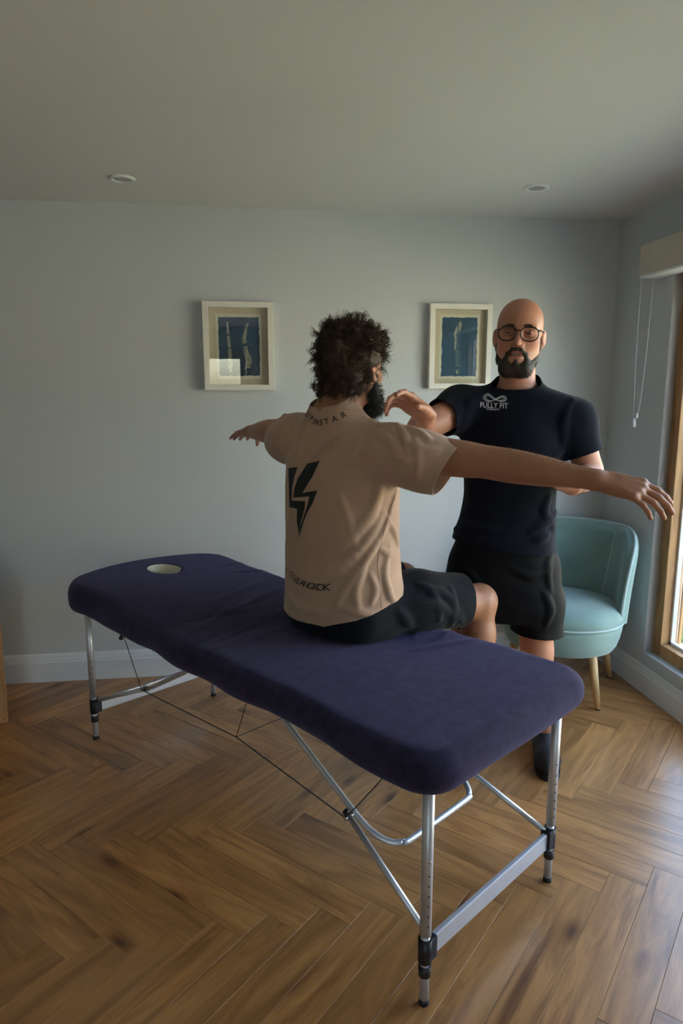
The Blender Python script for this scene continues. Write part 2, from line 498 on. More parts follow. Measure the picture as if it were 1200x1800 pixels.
# ------------------------------------------------------------------ blind over the window
M['blind'] = mat('blind_cloth', (0.55, 0.50, 0.42), 0.8, var=.03, vscale=20, bump=.15, bscale=400)
bl = empty('roller_blind', (XR - .05, (WIN_Y0 + 2.99) / 2, 1.93))
tag(bl, 'cream roller blind in a box above the window', 'blind')
BC = Vector(bl.location)
b = MB(); b.box(-.05, .048, .60 - BC.y, 2.985 - BC.y, .008, .142, .006); b.build('valance', M['blind'], bl)
b = MB(); b.tube([(0, .62 - BC.y, .06), (0, 2.97 - BC.y, .06)], .03, 16); b.build('roller', M['blind'], bl)
b = MB(); b.box(-.046, .046, .62 - BC.y, 2.975 - BC.y, -.002, .01, .003); b.build('bottom_bar', M['whitepl'], bl)
# the bead chain loop
M['bead'] = mat('clear_bead', (0.62, 0.64, 0.66), 0.3)
path = catmull([(-.035, 2.982, 1.93), (-.035, 2.978, 1.6), (-.03, 2.972, 1.34), (-.03, 2.962, 1.305), (-.02, 2.948, 1.34), (-.005, 2.946, 1.6), (0.0, 2.945, 1.93)], 30)
b = MB()
path = [np.array((p[0], p[1] - BC.y, p[2] - BC.z)) for p in path]
b.tube(path, .0011, 5)
acc = 0.0
for p, q in zip(path[:-1], path[1:]):
    acc += np.linalg.norm(q - p)
    if acc > .0095:
        acc = 0
        t = bmesh.new(); bmesh.ops.create_icosphere(t, subdivisions=1, radius=.0024); t.transform(Matrix.Translation(tuple(q)))
        b._merge(t)
b.build('bead_chain', M['bead'], bl)
b = MB()
b.tube([(-.03, 2.965 - BC.y, 1.306 - BC.z), (-.03, 2.963 - BC.y, 1.295 - BC.z), (-.03, 2.961 - BC.y, 1.268 - BC.z), (-.03, 2.961 - BC.y, 1.262 - BC.z)], [.004, .008, .008, .003], 10)
b.tube([(-.024, 2.953 - BC.y, 1.33 - BC.z), (-.024, 2.953 - BC.y, 1.312 - BC.z), (-.024, 2.953 - BC.y, 1.306 - BC.z)], [.003, .006, .003], 10)
b.build('chain_weight', M['bead'], bl)

# ------------------------------------------------------------------ ceiling downlights
M['lens'] = mat('lamp_lens', (0.45, 0.45, 0.44), 0.2)
for (x, y, lab) in ((-.494, 2.977, 'round white recessed downlight above the left picture'), (1.2, 2.876, 'round white recessed downlight near the window corner')):
    d = empty('downlight', (x, y, ZC))
    tag(d, lab, 'ceiling light', 'recessed ceiling downlights')
    b = MB(); b.lathe([(.053, 0), (.053, -.003), (.046, -.007), (.036, -.006), (.033, -.001), (.033, 0.0)], 36); b.build('trim_ring', M['trim'], d)
    b = MB(); b.lathe([(0, -.002), (.024, -.003), (.031, -.0035), (.033, -.0005)], 36); b.build('lamp_lens', M['lens'], d)

# ------------------------------------------------------------------ the two framed prints
M['frame'] = mat('white_frame', (0.76, 0.74, 0.68), 0.4, var=.01)
M['mat_'] = mat('cream_paper', (0.66, 0.57, 0.42), 0.8, var=.03, vscale=6)
M['paper'] = mat('print_paper', (0.78, 0.74, 0.62), 0.8, var=.03, vscale=10)
M['navy'] = mat('cyanotype_dark', (0.010, 0.055, 0.115), 0.6, var=.35, vscale=9)
M['blue'] = mat('cyanotype_blue', (0.006, 0.070, 0.150), 0.6, var=.35, vscale=9)
M['bone'] = mat('bone_print', (0.44, 0.44, 0.36), 0.7, var=.3, vscale=60)
M['bone2'] = mat('bone_faint', (0.10, 0.19, 0.24), 0.7, var=.3, vscale=60)
M['pglass'] = glass_mat('picture_glass', (0.96, 0.97, 0.96), 1.65)

def picture(x0, x1, z0, z1, label, art):
    cx, cz = (x0 + x1) / 2, (z0 + z1) / 2
    w, h = (x1 - x0) / 2, (z1 - z0) / 2
    root = empty('picture_frame', (cx, YB, z0))
    tag(root, label, 'picture', 'framed spine prints on the back wall')
    D, FWD = .040, .026
    for nm, sx in (('frame_side', -1), ('frame_side', 1)):
        b = MB(); xa, xb = sorted((sx * w, sx * (w - FWD)))
        b.box(xa, xb, -D, -.001, 0, 2 * h, .0015); b.build(nm, M['frame'], root)
    for z in (0, 2 * h - FWD):
        b = MB(); b.box(-w + FWD, w - FWD, -D, -.001, z, z + FWD, .0015); b.build('frame_rail', M['frame'], root)
    b = MB(); b.box(-w + .01, w - .01, -.012, -.002, .01, 2 * h - .01); b.build('mount', M['mat_'], root)
    b = MB(); b.box(-w + FWD, w - FWD, -D + .007, -D + .0085, FWD, 2 * h - FWD); b.build('glass', M['pglass'], root)
    art(root, w, h)
    return root

def rough_rect(x0, x1, z0, z1, y, seed, jit=.0022, n=26):
    r = random.Random(seed); pts = []
    for (ax, az), (bx, bz) in (((x0, z0), (x1, z0)), ((x1, z0), (x1, z1)), ((x1, z1), (x0, z1)), ((x0, z1), (x0, z0))):
        for k in range(n):
            t = k / n
            j = jit * (1 if k else 1.6)
            pts.append((ax + (bx - ax) * t + r.uniform(-j, j), y, az + (bz - az) * t + r.uniform(-j, j)))
    return pts

def vertebrae(path, w0, w1, y, n, seed, proc=0.0):
    b = MB(); r = random.Random(seed)
    P = catmull(path, max(2, n // (len(path) - 1) + 1))
    for i in range(n):
        t = i / (n - 1)
        p = P[min(len(P) - 1, int(t * (len(P) - 1)))]
        w = w0 + (w1 - w0) * t
        hh = w * .30 + .0012
        b.poly([(p[0] - w / 2, y, p[1] - hh * .7), (p[0] - w * .2, y, p[1] - hh), (p[0] + w * .25, y, p[1] - hh * .8), (p[0] + w / 2, y, p[1] - hh * .4), (p[0] + w * .42, y, p[1] + hh * .6), (p[0], y, p[1] + hh), (p[0] - w * .45, y, p[1] + hh * .5)])
        if proc:
            s_ = proc
            b.poly([(p[0] + s_ * w * .5, y - .0001, p[1] + hh * .5), (p[0] + s_ * w * 1.15, y - .0001, p[1] - hh * 1.2), (p[0] + s_ * w * 1.05, y - .0001, p[1] - hh * 1.9), (p[0] + s_ * w * .5, y - .0001, p[1] - hh * .5)])
    return b

def art_left(root, w, h):
    b = MB(); b.poly(rough_rect(-.105, .108, .052, 2 * h - .052, -.0128, 1, .0012)); b.build('print_sheet', M['paper'], root)
    b = MB(); b.poly(rough_rect(-.093, .098, .068, 2 * h - .068, -.0134, 2)); art = b.build('print_field', M['navy'], root)
    vertebrae([(-.05, .315), (-.047, .25), (-.043, .19), (-.042, .13)], .010, .020, -.0140, 22, 4).build('spine_print', M['bone'], art)
    vertebrae([(.045, .31), (.035, .27), (.030, .235), (.040, .18), (.052, .145), (.045, .11)], .009, .018, -.0140, 24, 5, -1).build('spine_print', M['bone'], art)
    b = MB(); b.poly([(-.055, -.0140, .128), (-.030, -.0140, .128), (-.036, -.0140, .09), (-.042, -.0140, .078), (-.048, -.0140, .09)]); b.build('sacrum_print', M['bone'], art)

def art_right(root, w, h):
    b = MB(); b.poly(rough_rect(-.102, .102, .048, 2 * h - .048, -.0128, 6, .0012)); b.build('print_sheet', M['paper'], root)
    b = MB(); b.poly(rough_rect(-.090, .090, .062, 2 * h - .062, -.0134, 7)); art = b.build('print_field', M['blue'], root)
    vertebrae([(-.004, .318), (-.018, .275), (-.02, .23), (-.012, .17), (-.008, .09)], .012, .018, -.0138, 26, 8, 1).build('spine_print', M['bone2'], art)
    b = MB(); b.poly([(-.014, -.0142, .305), (-.019, -.0142, .30), (-.024, -.0142, .282), (-.030, -.0142, .268), (-.024, -.0142, .24), (-.026, -.0142, .20), (-.022, -.0142, .185), (-.017, -.0142, .20), (-.015, -.0142, .235), (-.019, -.0142, .262), (-.012, -.0142, .285)])
    b.build('bone_print', M['bone'], art)
    b = MB(); b.poly([(0, -.0142, .33), (.008, -.0142, .322), (.010, -.0142, .305), (.004, -.0142, .285), (-.003, -.0142, .275), (-.006, -.0142, .29), (-.004, -.0142, .318)]); b.build('skull_base_print', M['bone'], art)
    b = MB(); b.poly([(-.014, -.0142, .085), (-.006, -.0142, .093), (-.004, -.0142, .08), (.004, -.0142, .078), (-.004, -.0142, .074), (-.012, -.0142, .072)]); b.build('coccyx_print', M['bone'], art)

picture(-.219, .110, 1.434, 1.842, 'white framed dark blue print of two spines, left of the seated man', art_left)
picture(.872, 1.187, 1.442, 1.850, 'white framed bright blue print of one spine, behind the standing man', art_right)
# ------------------------------------------------------------------ smooth solids: signed distance fields meshed with surface nets
def smin(a, b, k):
    if k <= 0: return np.minimum(a, b)
    h = np.maximum(k - np.abs(a - b), 0.0) / k
    return np.minimum(a, b) - h * h * k * 0.25

class Solid:
    def __init__(s):
        s.ops = []
    def add(s, fn, lo, hi, k=0.0, sub=False):
        s.ops.append((fn, np.array(lo, np.float32), np.array(hi, np.float32), k, sub)); return s
    def cone(s, a, b, ra, rb, k=0.0, sub=False):
        a, b = np.array(a, np.float32), np.array(b, np.float32)
        ab = b - a; L2 = float(ab @ ab) + 1e-12
        def fn(p):
            t = np.clip(((p - a) @ ab) / L2, 0, 1)
            d = p - a - t[:, None] * ab
            return np.sqrt((d * d).sum(1)) - (ra + (rb - ra) * t)
        R = max(ra, rb)
        return s.add(fn, np.minimum(a, b) - R, np.maximum(a, b) + R, k, sub)
    def chain(s, pts, rs, k=0.0, k0=None):
        for i in range(len(pts) - 1):
            s.cone(pts[i], pts[i + 1], rs[i], rs[i + 1], (k0 if (k0 is not None and i == 0) else k))
        return s
    def limb(s, pts, rs, k=0.0, n=6):
        """one smooth tapering limb through the points"""
        P = np.array(catmull(pts, n), np.float32)
        R = _pchip(np.arange(len(rs)), rs, np.linspace(0, len(rs) - 1, len(P))).astype(np.float32)
        def fn(p):
            d = np.full(len(p), 9.0, np.float32)
            c = (p.min(0) + p.max(0)) / 2; ext = float(np.linalg.norm(p.max(0) - c))
            A_, B_ = P[:-1], P[1:]; ab = B_ - A_
            t = np.clip(((c - A_) * ab).sum(1) / ((ab * ab).sum(1) + 1e-12), 0, 1)
            dc = np.linalg.norm(c - A_ - t[:, None] * ab, axis=1)
            lo_ = dc - ext - np.maximum(R[:-1], R[1:]); up_ = (dc + ext - np.minimum(R[:-1], R[1:])).min()
            for i in np.where(lo_ <= up_)[0]:
                ab = P[i + 1] - P[i]; L2 = float(ab @ ab) + 1e-12
                t = np.clip(((p - P[i]) @ ab) / L2, 0, 1)
                q = p - P[i] - t[:, None] * ab
                d = np.minimum(d, np.sqrt((q * q).sum(1)) - (R[i] + (R[i + 1] - R[i]) * t))
            return d
        m = R.max()
        return s.add(fn, P.min(0) - m, P.max(0) + m, k)
    def ell(s, c, r, k=0.0, R=None, sub=False):
        c, r = np.array(c, np.float32), np.array(r, np.float32)
        Rm = None if R is None else np.array(R, np.float32)
        def fn(p):
            q = p - c
            if Rm is not None: q = q @ Rm
            k0 = np.sqrt(((q / r) ** 2).sum(1)) + 1e-9
            k1 = np.sqrt(((q / (r * r)) ** 2).sum(1)) + 1e-9
            return k0 * (k0 - 1.0) / k1
        m = float(r.max())
        e = r if R is None else np.array([m, m, m])
        return s.add(fn, c - e, c + e, k, sub)
    def loft(s, rows, k=0.0, n=2.2, axis=2, R=None, o=(0, 0, 0), extend=0.0):
        """rows of (t, c1, c2, r1, r2): superellipse sections along an axis; R columns are the local axes"""
        rows = np.array(rows, float)
        t0, t1 = rows[0, 0] - extend, rows[-1, 0] + extend
        o = np.array(o, np.float32)
        Rm = np.eye(3, dtype=np.float32) if R is None else np.array(R, np.float32)
        tt = np.linspace(rows[0, 0], rows[-1, 0], 160)
        tab = np.stack([_pchip(rows[:, 0], rows[:, j], tt) for j in range(1, 5)], 1)
        ia = [i for i in range(3) if i != axis]
        def fn(p):
            q = (p - o) @ Rm
            z = np.clip(q[:, axis], rows[0, 0], rows[-1, 0])
            c1, c2, r1, r2 = [np.interp(z, tt, tab[:, j]) for j in range(4)]
            u, v = (q[:, ia[0]] - c1) / r1, (q[:, ia[1]] - c2) / r2
            m = (np.abs(u) ** n + np.abs(v) ** n) ** (1.0 / n)
            rad = np.sqrt(u * u * r1 * r1 + v * v * r2 * r2)
            d = np.where(m > 1e-4, rad * (1 - 1 / np.maximum(m, 1e-4)), -np.minimum(r1, r2))
            dz = np.maximum(t0 - q[:, axis], q[:, axis] - t1)
            return np.maximum(d, dz)
        mx = [[0, 0], [0, 0], [0, 0]]
        mx[axis] = [t0, t1]
        mx[ia[0]] = [(tab[:, 0] - tab[:, 2]).min(), (tab[:, 0] + tab[:, 2]).max()]
        mx[ia[1]] = [(tab[:, 1] - tab[:, 3]).min(), (tab[:, 1] + tab[:, 3]).max()]
        cs = np.array([[mx[0][i & 1], mx[1][(i >> 1) & 1], mx[2][(i >> 2) & 1]] for i in range(8)]) @ Rm.T + o
        return s.add(fn, cs.min(0), cs.max(0), k)
    def ev(s, p, pad=None):
        d = np.full(len(p), 1.0, np.float32)
        lo, hi = p.min(0), p.max(0)
        for fn, a, b, k, sub in s.ops:
            g = k + (pad or 0.03)
            if np.any(lo > b + g) or np.any(hi < a - g): continue
            e = fn(p).astype(np.float32)
            if sub: d = -smin(-d, e, k)
            else: d = smin(d, e, k)
        return d
    def hit(s, o, d, t0=0.3, t1=6.0):
        """first point along a ray"""
        o = np.array(o, float); d = np.array(d, float); d /= np.linalg.norm(d)
        t = t0
        for _ in range(200):
            v = float(s.ev((o + d * t)[None].astype(np.float32), 2.0)[0])
            if v < 0.0006: return o + d * t
            t += max(v * 0.7, 0.0005)
            if t > t1: break
        return None
    def mesh(s, h, smooth=2, B=20, warp=None):
        un = [o for o in s.ops if not o[4]]
        lo = np.min([o[1] for o in un], 0) - 3 * h
        hi = np.max([o[2] for o in un], 0) + 3 * h
        N = np.ceil((hi - lo) / h).astype(int) + 2
        NB = (N + B - 1) // B
        need = np.zeros(NB, bool)
        for o in un:
            a = np.floor((o[1] - o[3] * .5 - lo - 2 * h) / (h * B)).astype(int).clip(0); b_ = np.floor((o[2] + o[3] * .5 - lo + 2 * h) / (h * B)).astype(int)
            b_ = np.minimum(b_, NB - 1)
            need[a[0]:b_[0] + 1, a[1]:b_[1] + 1, a[2]:b_[2] + 1] = True
        ar = np.arange(B + 1)
        G = np.stack(np.meshgrid(ar, ar, ar, indexing='ij'), -1)
        keys, poss, quads = [], [], []
        S = (N + 2 * B).astype(np.int64)
        def key(i, j, k_): return (i * S[1] + j) * S[2] + k_
        cor = [(0, 0, 0), (1, 0, 0), (0, 1, 0), (1, 1, 0), (0, 0, 1), (1, 0, 1), (0, 1, 1), (1, 1, 1)]
        edg = [(0, 1), (2, 3), (4, 5), (6, 7), (0, 2), (1, 3), (4, 6), (5, 7), (0, 4), (1, 5), (2, 6), (3, 7)]
        for bi in np.argwhere(need):
            base = bi * B
            c0 = (lo + (base + B / 2) * h).astype(np.float32)
            diag = B * h * .87
            if abs(float(s.ev(c0[None], .03 + diag * 2)[0])) > diag * 1.7 + .012: continue
            pts = (lo + (base + G.reshape(-1, 3)) * h).astype(np.float32)
            D = s.ev(pts)
            if warp is not None: D = D + warp(pts).astype(np.float32)
            if D.min() > 0 or D.max() < 0: continue
            D = D.reshape(B + 1, B + 1, B + 1)
            I = D < 0
            cnt = np.zeros((B, B, B), np.int8)
            for c in cor: cnt += I[c[0]:B + c[0], c[1]:B + c[1], c[2]:B + c[2]]
            act = np.argwhere((cnt > 0) & (cnt < 8))
            if len(act):
                vals = np.stack([D[act[:, 0] + c[0], act[:, 1] + c[1], act[:, 2] + c[2]] for c in cor], 1)
                acc = np.zeros((len(act), 3)); n_ = np.zeros(len(act))
                for a, b_ in edg:
                    va, vb = vals[:, a], vals[:, b_]
                    m = (va < 0) != (vb < 0)
                    t = np.where(m, va / np.where(m, va - vb, 1), 0)
                    pa, pb = np.array(cor[a]), np.array(cor[b_])
                    acc += np.where(m[:, None], pa + t[:, None] * (pb - pa), 0); n_ += m
                p = act + acc / n_[:, None]
                g = base + act
                keys.append(key(g[:, 0], g[:, 1], g[:, 2])); poss.append(lo + (base + p) * h)
            for ax in range(3):
                sl0 = [slice(0, B)] * 3; sl1 = [slice(0, B)] * 3; sl1[ax] = slice(1, B + 1)
                A, C = I[tuple(sl0)], I[tuple(sl1)]
                e = np.argwhere(A != C)
                if not len(e): continue
                fl = A[e[:, 0], e[:, 1], e[:, 2]]
                g = base + e
                u, v = [(1, 2), (2, 0), (0, 1)][ax]
                q = []
                for du, dv in ((-1, -1), (0, -1), (0, 0), (-1, 0)):
                    w = g.copy(); w[:, u] += du; w[:, v] += dv
                    q.append(key(w[:, 0], w[:, 1], w[:, 2]))
                q = np.stack(q, 1)
                q[~fl] = q[~fl][:, ::-1]
                quads.append(q)
        keys = np.concatenate(keys); poss = np.concatenate(poss); quads = np.concatenate(quads)
        uk, first = np.unique(keys, return_index=True)
        V = poss[first]
        idx = np.searchsorted(uk, quads); idx = np.minimum(idx, len(uk) - 1)
        ok = (uk[idx] == quads).all(1)
        F = idx[ok]
        V = laplace(V, F, smooth)
        return V, F

def _pchip(x, y, t):
    x, y = np.asarray(x, float), np.asarray(y, float)
    h = np.diff(x); d = np.diff(y) / h
    m = np.zeros(len(x)); m[0], m[-1] = d[0], d[-1]
    for i in range(1, len(x) - 1):
        m[i] = 0 if d[i - 1] * d[i] <= 0 else 3 * (h[i - 1] + h[i]) / ((2 * h[i] + h[i - 1]) / d[i - 1] + (h[i] + 2 * h[i - 1]) / d[i])
    i = np.clip(np.searchsorted(x, t) - 1, 0, len(x) - 2)
    s = (t - x[i]) / h[i]
    return (1 + 2 * s) * (1 - s) ** 2 * y[i] + s * (1 - s) ** 2 * h[i] * m[i] + s * s * (3 - 2 * s) * y[i + 1] + s * s * (s - 1) * h[i] * m[i + 1]

def laplace(V, F, it, lam=0.5):
    V = V.copy()
    e = np.concatenate([F[:, [0, 1]], F[:, [1, 2]], F[:, [2, 3]], F[:, [3, 0]]])
    n = len(V)
    deg = np.bincount(e[:, 0], minlength=n) + np.bincount(e[:, 1], minlength=n)
    for _ in range(it):
        acc = np.stack([np.bincount(e[:, 0], V[e[:, 1], j], n) + np.bincount(e[:, 1], V[e[:, 0], j], n) for j in range(3)], 1)
        V += lam * (acc / np.maximum(deg, 1)[:, None] - V)
    return V

def cut(V, F, g):
    """keep the side g <= 0; g returns (value, gradient) and the rim is moved onto the cut"""
    val, grad = g(V)
    keepf = (val[F] <= 0).any(1)
    F = F[keepf]
    mv = val > 0
    V = V.copy()
    V[mv] -= grad[mv] * val[mv][:, None]
    return compact(V, F)

def compact(V, F):
    u = np.unique(F)
    mp = np.full(len(V), -1); mp[u] = np.arange(len(u))
    return V[u], mp[F]

def plane(o, n):
    o = np.array(o, float); n = np.array(n, float); n /= np.linalg.norm(n)
    return lambda V: ((V - o) @ n, np.repeat(n[None], len(V), 0))

def solid_obj(name, V, F, m, parent=None, colors=None, thick=0.0):
    me = bpy.data.meshes.new(name)
    me.vertices.add(len(V)); me.vertices.foreach_set('co', np.asarray(V, np.float32).ravel())
    me.loops.add(F.size); me.loops.foreach_set('vertex_index', np.asarray(F, np.int32).ravel())
    me.polygons.add(len(F)); me.polygons.foreach_set('loop_start', np.arange(len(F), dtype=np.int32) * F.shape[1])
    me.update(calc_edges=True); me.validate()
    me.polygons.foreach_set('use_smooth', np.ones(len(me.polygons), bool))
    if colors is not None:
        at = me.attributes.new('Col', 'FLOAT_COLOR', 'POINT')
        at.data.foreach_set('color', np.concatenate([colors, np.ones((len(colors), 1))], 1).astype(np.float32).ravel())
    me.materials.append(m)
    o = link(bpy.data.objects.new(name, me), parent)
    if thick:
        so = o.modifiers.new('thickness', 'SOLIDIFY'); so.thickness = thick; so.offset = -1
    return o

def vnoise(p, sc, seed=0):
    """cheap smooth noise from a few turned sines"""
    r = np.random.RandomState(seed); out = np.zeros(len(p))
    for i in range(6):
        w = r.normal(size=3); w /= np.linalg.norm(w)
        out += np.sin(p @ w * sc * (1 + .35 * i) + r.rand() * 6.28) / (1 + .35 * i)
    return out / 3.0
# ------------------------------------------------------------------ massage table
M['fleece'] = mat('purple_fleece', (0.025, 0.0195, 0.044), 0.95, var=0.30, vscale=34, bump=0.6, bscale=330, sheen=0.28, spec=0.15, bdist=0.003)
bs = M['fleece'].node_tree.nodes['Principled BSDF']
bs.inputs['Sheen Tint'].default_value = (0.45, 0.41, 0.74, 1)
M['vinyl'] = mat('cream_vinyl', (0.72, 0.66, 0.50), 0.5)
M['holeg'] = mat('punched_hole', (0.10, 0.10, 0.11), 0.6)
M['cable'] = mat('black_cable', (0.01, 0.01, 0.012), 0.5)
TC = np.array([.08, 2.20]); TROT = math.radians(37.0)
TS = np.array([math.cos(TROT), math.sin(TROT)]); TL = np.array([-math.sin(TROT), math.cos(TROT)])
TOPZ = 0.662
table = empty('massage_table', (TC[0], TC[1], 0), TROT)
tag(table, 'long massage table with purple fleece cover and aluminium legs', 'massage table')

def cover_field(p):
    s_, l_, z = p[:, 0], p[:, 1], p[:, 2]
    lc = l_ - .015
    # plan outline: rounded rectangle
    r2 = .10
    wob = .006 * np.sin(l_ * 7 + 1) + .004 * np.sin(l_ * 17)
    qx, qy = np.abs(s_) - (.368 + wob - r2), np.where(lc > 0, lc - (.895 + .16 * np.clip(1 - (s_ / .38) ** 2, 0, 1) - r2), -lc - (.958 - r2))
    d2 = np.sqrt(np.maximum(qx, 0) ** 2 + np.maximum(qy, 0) ** 2) + np.minimum(np.maximum(qx, qy), 0) - r2
    # top sags a little towards the fold in the middle and under the sitter, rises at the pads
    top = TOPZ - .006 * np.exp(-(l_ / .035) ** 2) + .004 * np.cos(lc * 3.2) * np.cos(s_ * 4.5)
    top += .026 / (1 + np.exp(-(l_ - .50) * 8))
    top -= .016 * np.exp(-((s_ - .14) / .2) ** 2 - ((l_ + .21) / .24) ** 2)
    # creases that run away from the sitter
    def crease(s0, l0, s1, l1, w, hgt):
        a = np.array([s0, l0]); ab = np.array([s1 - s0, l1 - l0]); L = ab @ ab
        t = np.clip(((s_ - s0) * ab[0] + (l_ - l0) * ab[1]) / L, 0, 1)
        dd = np.hypot(s_ - s0 - t * ab[0], l_ - l0 - t * ab[1])
        return hgt * np.exp(-(dd / w) ** 2) * np.sin(np.pi * np.clip(t, .02, .98)) ** .7
    for c_ in CREASES: top = top + crease(*c_)
    bot = .564 - .004 * np.clip((np.abs(lc) - .6) / .36, 0, 1) + .004 * np.sin(l_ * 9) + .003 * np.sin(l_ * 23 + s_ * 9)
    zc, hz = (top + bot) / 2, (top - bot) / 2
    re = .050
    w1, w2 = d2 + re, np.abs(z - zc) - hz + re
    d = np.sqrt(np.maximum(w1, 0) ** 2 + np.maximum(w2, 0) ** 2) + np.minimum(np.maximum(w1, w2), 0) - re
    return d * .9
CREASES = [(-.30, .10, .28, .30, .016, .006), (-.32, .22, .10, .14, .012, .005), (-.1, .30, .33, .42, .014, .005), (.0, .05, .35, .12, .012, .006),
           (.16, -.44, .36, -.36, .012, .010), (.20, -.50, .37, -.47, .013, .010), (.10, -.48, .33, -.57, .014, .006), (-.33, -.02, -.05, .03, .012, .005),
           (-.25, -.1, .0, -.06, .015, .004), (.18, .60, .36, .50, .011, .006), (.20, .70, .37, .66, .010, .005), (-.36, -.84, -.30, -.93, .010, -.004)]
sd = Solid()
sd.add(cover_field, (-.40, -.98, .50), (.40, 1.12, .72))
def hole(p):
    u, v = (p[:, 0] - .03) / .060, (p[:, 1] - .815) / .082
    m = np.sqrt(u * u + v * v)
    return np.where(m > 1e-4, np.hypot(p[:, 0] - .03, p[:, 1] - .815) * (1 - 1 / np.maximum(m, 1e-4)), -.06)
sd.add(hole, (-.08, .65, .4), (.14, 1.0, .78), .012, True)
V, F = sd.mesh(.008, 2)
cover = solid_obj('fleece_cover', V, F, M['fleece'], table)
cover['label'] = 'dark purple fleece fitted cover'
b = MB()
ring = []
for z, g in ((.57, .97), (.62, .97), (.672, .97), (.682, 1.06)):
    ring.append([(.03 + .060 * g * math.cos(2 * math.pi * k / 40), .815 + .082 * g * math.sin(2 * math.pi * k / 40), z) for k in range(40)])
vs = [v for r in ring for v in r]; fs = []
for i in range(3):
    for k in range(40): fs.append((i * 40 + (k + 1) % 40, i * 40 + k, (i + 1) * 40 + k, (i + 1) * 40 + (k + 1) % 40))
mesh_obj('face_hole_lining', vs, fs, M['vinyl'], table, True)['label'] = 'cream lining of the face hole'

def table_leg(sx, ly):
    b = MB(); b.tube([(sx, ly, .185), (sx, ly, .58)], .0135, 20)
    leg = b.build('leg', M['alu'], table)
    b = MB(); b.tube([(sx, ly, .012), (sx, ly, .20)], .0112, 20); b.build('leg_extension', M['alu'], leg)
    ins = -1 if ly > 0 else 1
    cs = -1 if sx > 0 else 1
    b = MB(); b.tube([(sx, ly, .115), (sx, ly, .176)], .0165, 20)
    b.box(min(sx, sx + cs * .028), max(sx, sx + cs * .028), ly - .015, ly + .015, .118, .174, .003); b.build('collar', M['blackpl'], leg)
    b = MB(); b.tube([(sx, ly, .078), (sx, ly, .104)], .0148, 20); b.build('lock_ring', M['blackpl'], leg)
    b = MB(); b.tube([(sx, ly, 0), (sx, ly, .014)], [.0125, .0118], 20); b.build('foot_cap', M['blackpl'], leg)
    # spring button and scale of punched holes
    d = (-math.sin(math.radians(37)) * -.2 - .55, -.83)
    n_ = math.hypot(*d); d = (d[0] / n_, d[1] / n_)
    b = MB(); b.tube([(sx + d[0] * .012, ly + d[1] * .012, .381), (sx + d[0] * .0155, ly + d[1] * .0155, .381)], [.0035, .0025], 10); b.build('spring_button', M['chrome'], leg)
    for j in range(6):
        z = .215 + j * .026
        b = MB(); b.tube([(sx + d[0] * .0128, ly + d[1] * .0128, z), (sx + d[0] * .01375, ly + d[1] * .01375, z)], .0026, 10); b.build('height_hole', M['holeg'], leg)
for sx in (-.29, .29):
    for ly in (-.869, .869): table_leg(sx, ly)
for ly in (-.869, .869):
    b = MB(); b.box(-.262, .262, ly - .007, ly + .007, .118, .168, .003); b.build('end_rail', M['alu'], table)
for e in (-1, 1):
    U = [(-.2, e * .12, .548), (-.2, e * .30, .44), (-.2, e * .56, .295)] + [(-.197, e * .60, .276), (-.188, e * .635, .262), (-.172, e * .662, .254), (-.15, e * .679, .252), (-.12, e * .686, .252)]
    U = U + [(-x, y, z) for x, y, z in reversed(U)]
    P = [np.array(p) for p in U[:2]] + catmull(U[2:-2], 4) + [np.array(p) for p in U[-2:]]
    b = MB(); b.tube(P, .0088, 14); b.build('brace_frame', M['alu'], table)
    for sg in (-1, 1):
        b = MB(); b.tube([(sg * .222, e * .545, .305), (sg * .272, e * .862, .168)], .0082, 14); st = b.build('brace_strut', M['alu'], table)
        b = MB(); b.tube([(sg * .189, e * .553, .300), (sg * .236, e * .553, .300)], .0042, 10)
        b.tube([(sg * .234, e * .553, .300), (sg * .239, e * .553, .300)], [.007, .005], 12); b.build('pivot_bolt', M['chrome'], st)
        b = MB(); b.tube([(sg * .222, e * .536, .309), (sg * .223, e * .548, .304)], .0092, 12); b.build('end_cap', M['blackpl'], st)
for sg in (-1, 1):
    x = sg * .236
    b = MB(); b.tube([(x, .553, .302), (x, -.06, .345), (x, -.553, .302)], .0019, 6)
    b.tube([(x, -.06, .345), (x, -.15, .55)], .0012, 6); b.tube([(x, -.06, .345), (x, -.30, .50), (x, -.36, .55)], .0012, 6)
    b.tube([(x, .553, .302), (x, .72, .55)], .0017, 6); b.tube([(x, -.553, .302), (x, -.74, .55)], .0017, 6)
    b.build('tension_cable', M['cable'], table)
# elastic hem toggle under the cover
b = MB(); b.tube([(-.30, .55, .545), (-.31, .55, .525)], .008, 10); b.build('cover_toggle', M['blackpl'], table)

